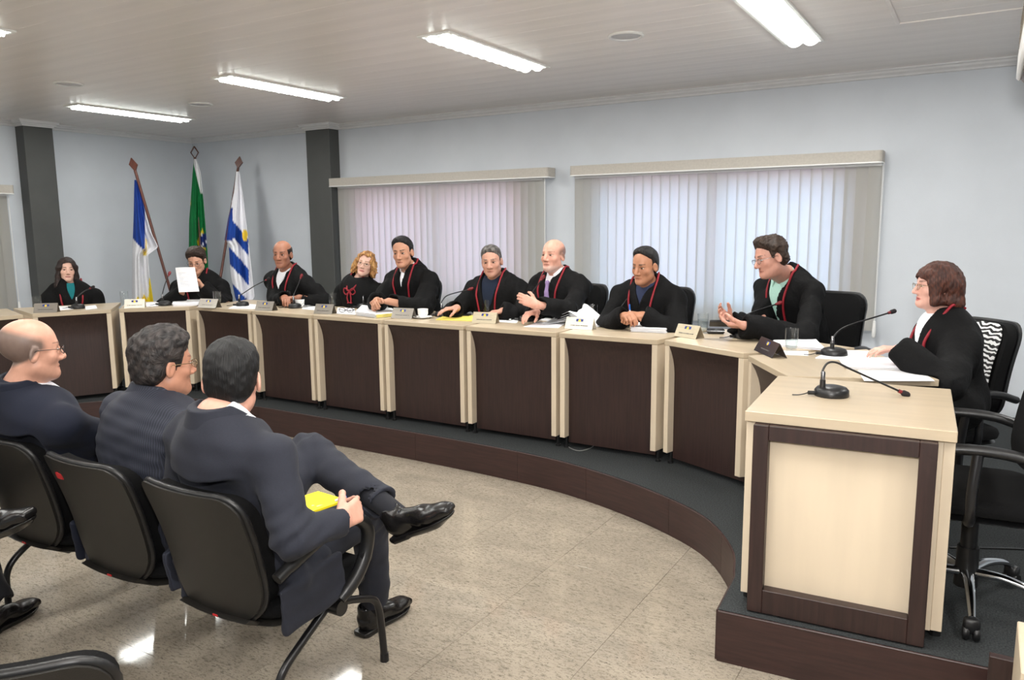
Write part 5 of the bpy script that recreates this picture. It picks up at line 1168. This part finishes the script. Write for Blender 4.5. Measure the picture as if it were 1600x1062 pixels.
NP = [((52, 489), (89, 488), 'plate_metal', 'before the long-haired woman'), ((194, 482), (226, 481), 'plate_white', 'shining white-gold, beside the raised paper'), ((309, 480.5), (337, 481.5), 'plate_metal', 'on the narrow desk beside a water glass'), ((398, 485), (425, 486), 'plate_metal', 'before the dark-skinned bald judge'),
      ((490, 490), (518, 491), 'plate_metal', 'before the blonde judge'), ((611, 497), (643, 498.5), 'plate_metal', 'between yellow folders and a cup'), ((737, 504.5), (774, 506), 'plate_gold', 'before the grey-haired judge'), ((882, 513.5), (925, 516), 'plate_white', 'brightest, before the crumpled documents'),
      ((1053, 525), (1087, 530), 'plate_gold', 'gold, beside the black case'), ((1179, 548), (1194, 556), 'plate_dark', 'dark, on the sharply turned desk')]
for i, (a, b, m, w) in enumerate(NP):
    if i == 9: a, b = (1178, 547), (1206, 560)
    nameplate('metal tent nameplate '+w, a, b, m)
def tumbler(label, px, py, h=.115, fill=.5, first={}):
    c = on_desk(px, py); t = thing('water_glass', label, 'glass', tuple(c+[0, 0, .0012]), 0, 'water glasses on the bench'); r = .033
    bm = NB(); lathe(bm, [(0, 0), (.026, 0), (.0245, .010), (.027, .024), (r-.001, .045), (r, h-.001), (r+.0006, h)], (0, 0, 0), 24); obj('glass_body', bm, 'tumbler_glass', t, 40)
    if fill:
        bm = NB(); lathe(bm, [(0, .013), (.0235, .023), (r-.003, .047), (r-.0012, h*fill), (0, h*fill)], (0, 0, 0), 24); obj('water', bm, 'water', t, 40)
    return t
for px, py, f, w in ((59, 485, .6, 'before the long-haired woman judge'), (195, 476, 0, 'behind the shining nameplate'), (340, 476.5, .45, 'beside the judge reading papers'), (449, 477, .8, 'before the dark-skinned bald judge, full'), (520, 480.5, .5, 'before the blonde judge'), (634, 489, 0, 'behind the yellow folders, empty'),
                     (761, 493, .75, 'before the grey-haired judge'), (926, 503, .3, 'behind the crumpled documents'), (1098, 520, .7, 'beside the black case'), (1236, 551, .55, 'footed, nearest, on the sharply turned desk')):
    tumbler('clear water glass '+w, px, py, .118 if px < 1200 else .125, f)
def microphone(label, base, stem, pts, tip, dD=.08, foam='foam', rb=.060):
    """base: pixel of disc centre; pts: pixels along the gooseneck; tip: pixel of the capsule end"""
    c = on_desk(*base); D = (c-EYE)@_fw; t = thing('microphone', label, 'microphone', tuple(c), math.atan2(_R[1], _R[0]), 'gooseneck microphones on the bench'); M = np.stack([_R*[1, 1, 0]/np.linalg.norm(_R[:2]), np.array([-_R[1], _R[0], 0])/np.linalg.norm(_R[:2]), [0, 0, 1]], 1)
    L_ = lambda p: Vector(M.T@(np.array(p)-c))
    bm = NB(); lathe(bm, [(0, 0), (rb, 0), (rb+.002, .006), (rb, .024), (rb*.86, .034), (rb*.5, .040), (0, .041)], (0, 0, 0), 32); bs = obj('base', bm, 'black_plastic', t, 40)
    bm = NB(); tube(bm, [(-rb-.002, .0, .012), (-rb-.028, .0, .013)], .008, 8); tube(bm, smooth_path([(-rb-.028, 0, .013), (-rb-.045, .0, .008), (-rb-.065, .004, .004), (-rb-.085, .012, .003)], 4), .0022, 6); obj('plug', bm, 'black_plastic', bs, 60)
    s0 = L_(at(*stem, D-.012)); s0.z = .034
    bm = NB(); lathe(bm, [(.0105, 0), (.0105, .03), (.008, .032)], s0, 12); obj('socket', bm, 'black_plastic', t, 40)
    bm = NB(); lathe(bm, [(.0085, .030), (.0085, .058), (.006, .064), (0, .064)], s0, 12); obj('connector', bm, 'steel', t, 40)
    n = len(pts)+1; P = [s0+Vector((0, 0, .062))]+[L_(at(x, y, D+dD*(k+1)/n)) for k, (x, y) in enumerate(pts)]; tp = L_(at(*tip, D+dD)); dr = (tp-P[-1]).normalized()
    hp = tp-dr*.045
    bm = NB(); tube(bm, smooth_path(P+[hp], 6), .0042, 8); obj('gooseneck', bm, 'black_metal', t, 60)
    bm = NB(); tube(bm, [hp, hp+dr*.014], .0075, 10); obj('light_ring', bm, 'red_foam', t, 60)
    bm = NB(); tube(bm, [hp+dr*.012, hp+dr*.018, hp+dr*.036, hp+dr*.043, hp+dr*.046], [.008, .0115, .012, .009, .004], 12); obj('foam_cap', bm, foam, t, 60)
    return t
MICS = [((122, 482), (120, 474), [(120, 464), (131, 455)], (148, 447), 'before the long-haired woman judge'), ((258, 477), (254, 470), [(254, 458), (258, 443)], (266, 424), 'beside the raised paper'), ((379, 478), (374, 471), [(377, 460), (397, 447)], (422, 434), 'before the striped flag'),
        ((461, 481), (459, 474), [(460, 458), (466, 444)], (472, 428), 'before the dark-skinned bald judge'), ((567, 481), (568, 474), [(571, 459), (592, 452)], (630, 445), 'before the blonde judge'), ((691, 494), (690, 484), [(691, 470), (700, 461)], (740, 450), 'leaning to the grey-haired judge'),
        ((823, 501), (820, 489), [(821, 474), (833, 455)], (851, 430), 'before the pink-faced bald judge'), ((970, 511), (968, 500), [(968, 484), (980, 467)], (1003, 446), 'before the judge with a pen'), ((1163, 528), (1158, 515), [(1159, 498), (1172, 489)], (1222, 472), 'before the judge with a phone'),
        ((1303, 555), (1300, 546), [(1302, 526), (1322, 510)], (1400, 485), 'before the brown-haired woman judge'), ((1299, 618), (1285, 607), [(1284, 582), (1292, 568), (1306, 566), (1330, 577)], (1421, 618), 'alone on the end pedestal')]
for base, stem, pts, tip, w in MICS:
    microphone('black gooseneck microphone '+w, base, stem, pts, tip, .09 if w[0] == 'b' else .05 if w[0] != 'a' else -.02, 'foam' if base[0] > 1250 or base[0] < 200 else 'red_foam' if base[0] not in (379,) else 'foam', .052 if base[0] < 700 else .056 if base[0] < 1290 else .062)
def sheets(label, corners, n=1, th=.0012, m='paper', cat='papers', z=0.0, name='paper_stack', lines=True, jit=.006, group='loose papers on the bench'):
    """stack of n sheets, corners in pixels on the desk plane (clockwise)"""
    P = [on_desk(*c) for c in corners]; ctr = sum(P)/4; t = thing(name, label, cat, (ctr[0], ctr[1], ZT+z), 0, group); random.seed(len(label))
    for k in range(n):
        a = random.uniform(-jit, jit)*3; dx, dy = random.uniform(-jit, jit), random.uniform(-jit, jit); bm = NB(); zz = .0006+k*th
        pl = [((p-ctr)[0]*math.cos(a)-(p-ctr)[1]*math.sin(a)+dx, (p-ctr)[0]*math.sin(a)+(p-ctr)[1]*math.cos(a)+dy) for p in P]
        area = sum(pl[i][0]*pl[(i+1) % 4][1]-pl[(i+1) % 4][0]*pl[i][1] for i in range(4)); pl = pl if area > 0 else pl[::-1]
        prism(bm, pl, zz, zz+th*.8); o = obj('sheet', bm, m if not callable(m) else m(k), t)
    if lines:
        bm = NB(); Q = [np.array(q) for q in pl]; zt = .0006+n*th
        for i in range(9):
            v = .14+.08*i; a, b = Q[0]*(1-v)+Q[3]*v, Q[1]*(1-v)+Q[2]*v; e = random.uniform(.7, .9); a, b = a*.88+b*.12, a*(1-e)+b*e; d = nrm(Q[3]-Q[0])*.0016
            vs = [bm.verts.new((*p, zt)) for p in (a, b, b+d, a+d)]; bm.faces.new(vs)
        o = obj('print_lines', bm, 'paper_print', t); o['kind'] = 'stuff'
    return t
sheets('white sheet under the hands of the long-haired woman judge', [(92, 485), (116, 483), (116, 478), (94, 479)], 2)
sheets('white sheet beside the microphone of the long-haired woman', [(134, 484), (152, 482), (150, 477), (133, 479)], 2)
sheets('thick white paper stack before the judge reading papers', [(270, 478), (309, 477), (312, 470), (272, 471)], 8, .0022)
sheets('white sheet beside the shining nameplate', [(228, 479), (247, 478), (246, 472), (229, 473)], 2)
sheets('white sheet under the microphone before the striped flag', [(356, 482), (398, 483), (400, 476), (372, 475)], 2)
sheets('white sheet between the cup and the blonde judge', [(472, 483), (497, 485), (495, 477), (474, 476)], 2)
sheets('white notes under the folded spectacles', [(527, 490), (556, 492), (553, 482), (528, 481)], 3)
sheets('stack of white files beside the yellow folders', [(557, 493), (588, 497), (592, 485), (566, 482)], 14, .0022, name='file_stack')
sheets('yellow folders stacked before the tall black-haired judge', [(587, 497), (628, 493), (622, 480), (590, 484)], 9, .003, lambda k: 'yellow_card' if k % 4 else 'paper', z=0, name='folder_stack', cat='folders', lines=False)
sheets('white papers lying behind the yellow folders', [(572, 482), (634, 479), (622, 474), (580, 476)], 4)
sheets('yellow folder before the grey-haired judge', [(682, 500), (738, 502), (752, 494), (700, 492)], 3, .002, 'yellow_card', cat='folder', name='folder', lines=False)
sheets('white sheet beside the gold nameplate', [(776, 503), (806, 505), (812, 496), (778, 494)], 2)
sheets('white sheet lying at the desk edge before the pink-faced judge', [(818, 511), (872, 513), (884, 505), (842, 503)], 2)
sheets('white sheet between microphone and crumpled documents', [(838, 500), (862, 502), (858, 494), (838, 493)], 2)
sheets('white document block before the judge with a pen', [(986, 518), (1040, 521), (1056, 509), (1002, 506)], 12, .0024)
sheets('white sheet lying beside the document block', [(1040, 519), (1062, 519), (1072, 510), (1056, 508)], 2)
sheets('open white papers behind the footed glass', [(1204, 540), (1290, 548), (1272, 531), (1214, 527)], 6, .002)
sheets('white napkin under the footed glass', [(1212, 554), (1262, 556), (1262, 549), (1220, 548)], 1)
sheets('white sheets under the hand of the brown-haired woman', [(1272, 560), (1352, 564), (1366, 550), (1300, 547)], 3)
sheets('thick ring-bound white papers before the brown-haired woman', [(1322, 577), (1432, 579), (1424, 566), (1312, 564)], 7, .003)
sheets('white sheet at the near desk edge before the brown-haired woman', [(1352, 596), (1462, 596), (1440, 580), (1342, 579)], 2)
# crumpled open document pile
a = on_desk(858, 504); b = on_desk(930, 511); t = thing('document_pile', 'crumpled open pile of white documents before the pink-faced judge', 'papers', tuple((a+b)/2+np.array([0, .06, 0]))); Wd = np.linalg.norm(b-a)
for k in range(6):
    bm = NB(); h0 = .125*(1-k*.14)
    def pile(u, v, k=k, h0=h0): x = (u-.5)*Wd; y = (v-.5)*.22; return ((x+.004*k, y+.003*k, .004+h0*max(0, 1-abs((u-.52)/.52))**1.1*(.75+.3*v)+.004*math.sin(7*u+3*v+k)+(.0015 if k == 0 else 0)), (0, 0, 1))
    slab(bm, pile, 12, 6, .0012); obj('sheet', bm, 'paper', t, 60)
# held sheet
root, B, H, Mh, tS = J[2]; q = [at(x, y, D) for x, y, D in ((274, 418, 6.83), (304, 417.5, 6.83), (311, 455, 6.78), (279.5, 456.5, 6.78))]; c = sum(q)/4
t = thing('paper_sheet', 'white sheets held up before the face of the reading judge', 'paper', tuple(c), 0)
for k in range(2):
    bm = NB()
    def shf(u, v, k=k): p = (q[0]*(1-u)+q[1]*u)*(1-v)+(q[3]*(1-u)+q[2]*u)*v-c; p = p-_fw*(.02*math.sin(PI*u)*(1-v)-.004*k); return (p, -_fw)
    slab(bm, shf, 8, 8, .0015); obj('sheet', bm, 'paper', t, 60)
bm = NB()
for i in range(10):
    for (u0, u1) in ((.15, .6+.25*((i*7) % 3)/2),):
        v = .22+.06*i; A, B_ = Vector(shf(u0, v)[0])-Vector(_fw)*.008, Vector(shf(u1, v)[0])-Vector(_fw)*.008; f = [bm.verts.new(p) for p in (A, B_, B_+Vector((0, 0, -.0025)), A+Vector((0, 0, -.0025)))]; bm.faces.new(f)
o = obj('print_lines', bm, 'paper_print', t); o['kind'] = 'stuff'
# coffee cups
def cup(label, px, py):
    c = on_desk(px, py); t = thing('coffee_cup', label, 'cup', tuple(c), DEG(-20), 'white coffee cups on saucers')
    bm = NB(); lathe(bm, [(0, .0), (.035, 0), (.07, .010), (.072, .012), (.038, .005), (0, .005)], (0, 0, 0), 28); obj('saucer', bm, 'porcelain', t, 40)
    bm = NB(); lathe(bm, [(0, .005), (.022, .005), (.024, .009), (.036, .030), (.039, .068), (.036, .068), (.033, .032), (0, .014)], (0, 0, 0), 28); obj('cup_body', bm, 'porcelain', t, 40)
    bm = NB(); tube(bm, smooth_path([(.037, 0, .055), (.058, 0, .056), (.060, 0, .036), (.036, 0, .028)], 5), .0035, 8); obj('handle', bm, 'porcelain', t, 60); return t
cup('white coffee cup on a saucer beside the dark-skinned bald judge', 469, 480); cup('white coffee cup on a saucer behind the grey nameplate near the yellow folders', 661, 497)
# folded spectacles
c = on_desk(541, 489.5); t = thing('spectacles', 'dark folded spectacles lying on notes before the blonde judge', 'glasses', tuple(c+[0, 0, .006]), DEG(15)); bm = NB()
for s in (-1, 1): tube(bm, [(s*.034+.026*math.cos(a), 0, .020+.017*math.sin(a)) for a in np.linspace(0, 2*PI, 21)], .0022, 6, False); tube(bm, [(s*.062, 0, .026), (s*.066, .02, .02), (-s*.03, .035+.008*s, .010)], .0022, 6)
tube(bm, [(-.009, 0, .024), (.009, 0, .024)], .002, 6); obj('frame', bm, 'black_metal', t, 60)
# telephones, case, pens
def slabphone(label, c, size, M_=None, scr=True):
    t = thing('mobile_phone', label, 'phone', tuple(c)); R = Matrix(M_) if M_ is not None else Matrix.Identity(3)
    bm = NB(); box(bm, (0, 0, 0), size, R, .004); obj('phone_body', bm, 'black_plastic', t); bm = NB(); box(bm, R@Vector((0, 0, size[2]/2+.0003)), (size[0]*.86, size[1]*.84, .0008), R); obj('screen', bm, 'black_screen', t); return t
c = on_desk(724, 494); slabphone('dark mobile phone lying beside the yellow folder', c+[0, 0, .012], (.11, .055, .012), rotz(DEG(12)))
hp = at(1124, 505, 4.47); slabphone('black mobile phone held by the wavy-haired judge', hp, (.11, .06, .016), Matrix.Rotation(DEG(200), 3, 'Z')@Matrix.Rotation(DEG(35), 3, 'X'))
c = on_desk(1118, 521); t = thing('leather_case', 'small black leather case on the desk beside the gold nameplate', 'case', tuple(c), DEG(20))
bm = NB(); box(bm, (0, 0, .017), (.105, .06, .032), bev=.009); obj('case_body', bm, 'black_plastic', t, 40); bm = NB(); box(bm, (0, 0, .019), (.107, .062, .0025), bev=.001); obj('seam', bm, 'steel', t)
def pen(label, a, b, m='blue_pen'):
    a, b = np.array(a), np.array(b); c = (a+b)/2; t = thing('pen', label, 'pen', tuple(c)); d = (b-a)/2; bm = NB(); tube(bm, [-d, d*.3], .0042, 10); obj('barrel', bm, 'white_plastic', t, 60); bm = NB(); tube(bm, [d*.28, d*.98, d], [.005, .0048, .002], 10); obj('cap', bm, m, t, 60)
pen('pen with a blue cap held upright in clasped hands', at(985, 499, 4.86), at(983.5, 475, 4.84))
pen('blue pen lying on white sheets beside the gold nameplate', on_desk(796, 501)+[0, 0, .008], on_desk(814, 494)+[0, 0, .008])
# yellow book on the lap of the man in charcoal
q = [at(468, 776, 2.62), at(497, 767, 2.72), at(541, 780, 2.66), at(484, 800, 2.52)]; c = sum(q)/4; t = thing('yellow_book', 'bright yellow booklet on the lap of the man in charcoal', 'book', tuple(c)); n = nrm(np.cross(q[1]-q[0], q[3]-q[0])); n = n*np.sign(n[2])
bm = NB(); V1 = [bm.verts.new(p-c) for p in q]; V2 = [bm.verts.new(p-c-n*.009) for p in q]; bm.faces.new(V1); bm.faces.new(V2[::-1])
for i in range(4): bm.faces.new((V1[i], V1[(i+1) % 4], V2[(i+1) % 4], V2[i]))
obj('cover', bm, 'yellow_book', t)
bm = NB()
def qp(u, v): return (q[0]*(1-u)+q[1]*u)*(1-v)+(q[3]*(1-u)+q[2]*u)*v-c+n*.0008
for u0, u1, v0, v1 in ((.30, .75, .30, .36), (.30, .85, .42, .48), (.20, .85, .54, .60), (.15, .70, .68, .74), (.70, .85, .36, .70), (.25, .8, .80, .86)):
    f = [bm.verts.new(qp(*w)) for w in ((u0, v0), (u1, v0), (u1, v1), (u0, v1))]; bm.faces.new(f)
o = obj('cover_print', bm, 'pale_print', t); o['kind'] = 'stuff'
pen('blue pen clipped at the edge of the yellow booklet', at(524, 782, 2.60), at(541, 775, 2.60), 'blue_pen')
# loose cable on the dais
P = [atz(x, y, .203) for x, y in ((883, 690), (890, 699), (905, 704), (922, 700), (930, 694))]; c = P[2]; t = thing('cable', 'thin pale cable loop hanging at the dais edge under the desks', 'cable', tuple(c)); bm = NB(); tube(bm, smooth_path([p-c for p in P], 6), .003, 6); obj('wire', bm, 'cable_grey', t, 60)
P = [atz(x, y, .204) for x, y in ((1484, 855), (1540, 856), (1600, 858), (1640, 862))]; c = P[1]; t = thing('cable', 'black cable lying straight across the carpet behind the pedestal', 'cable', tuple(c)); bm = NB(); tube(bm, smooth_path([p-c for p in P], 4), .004, 6); obj('wire', bm, 'black_plastic', t, 60)
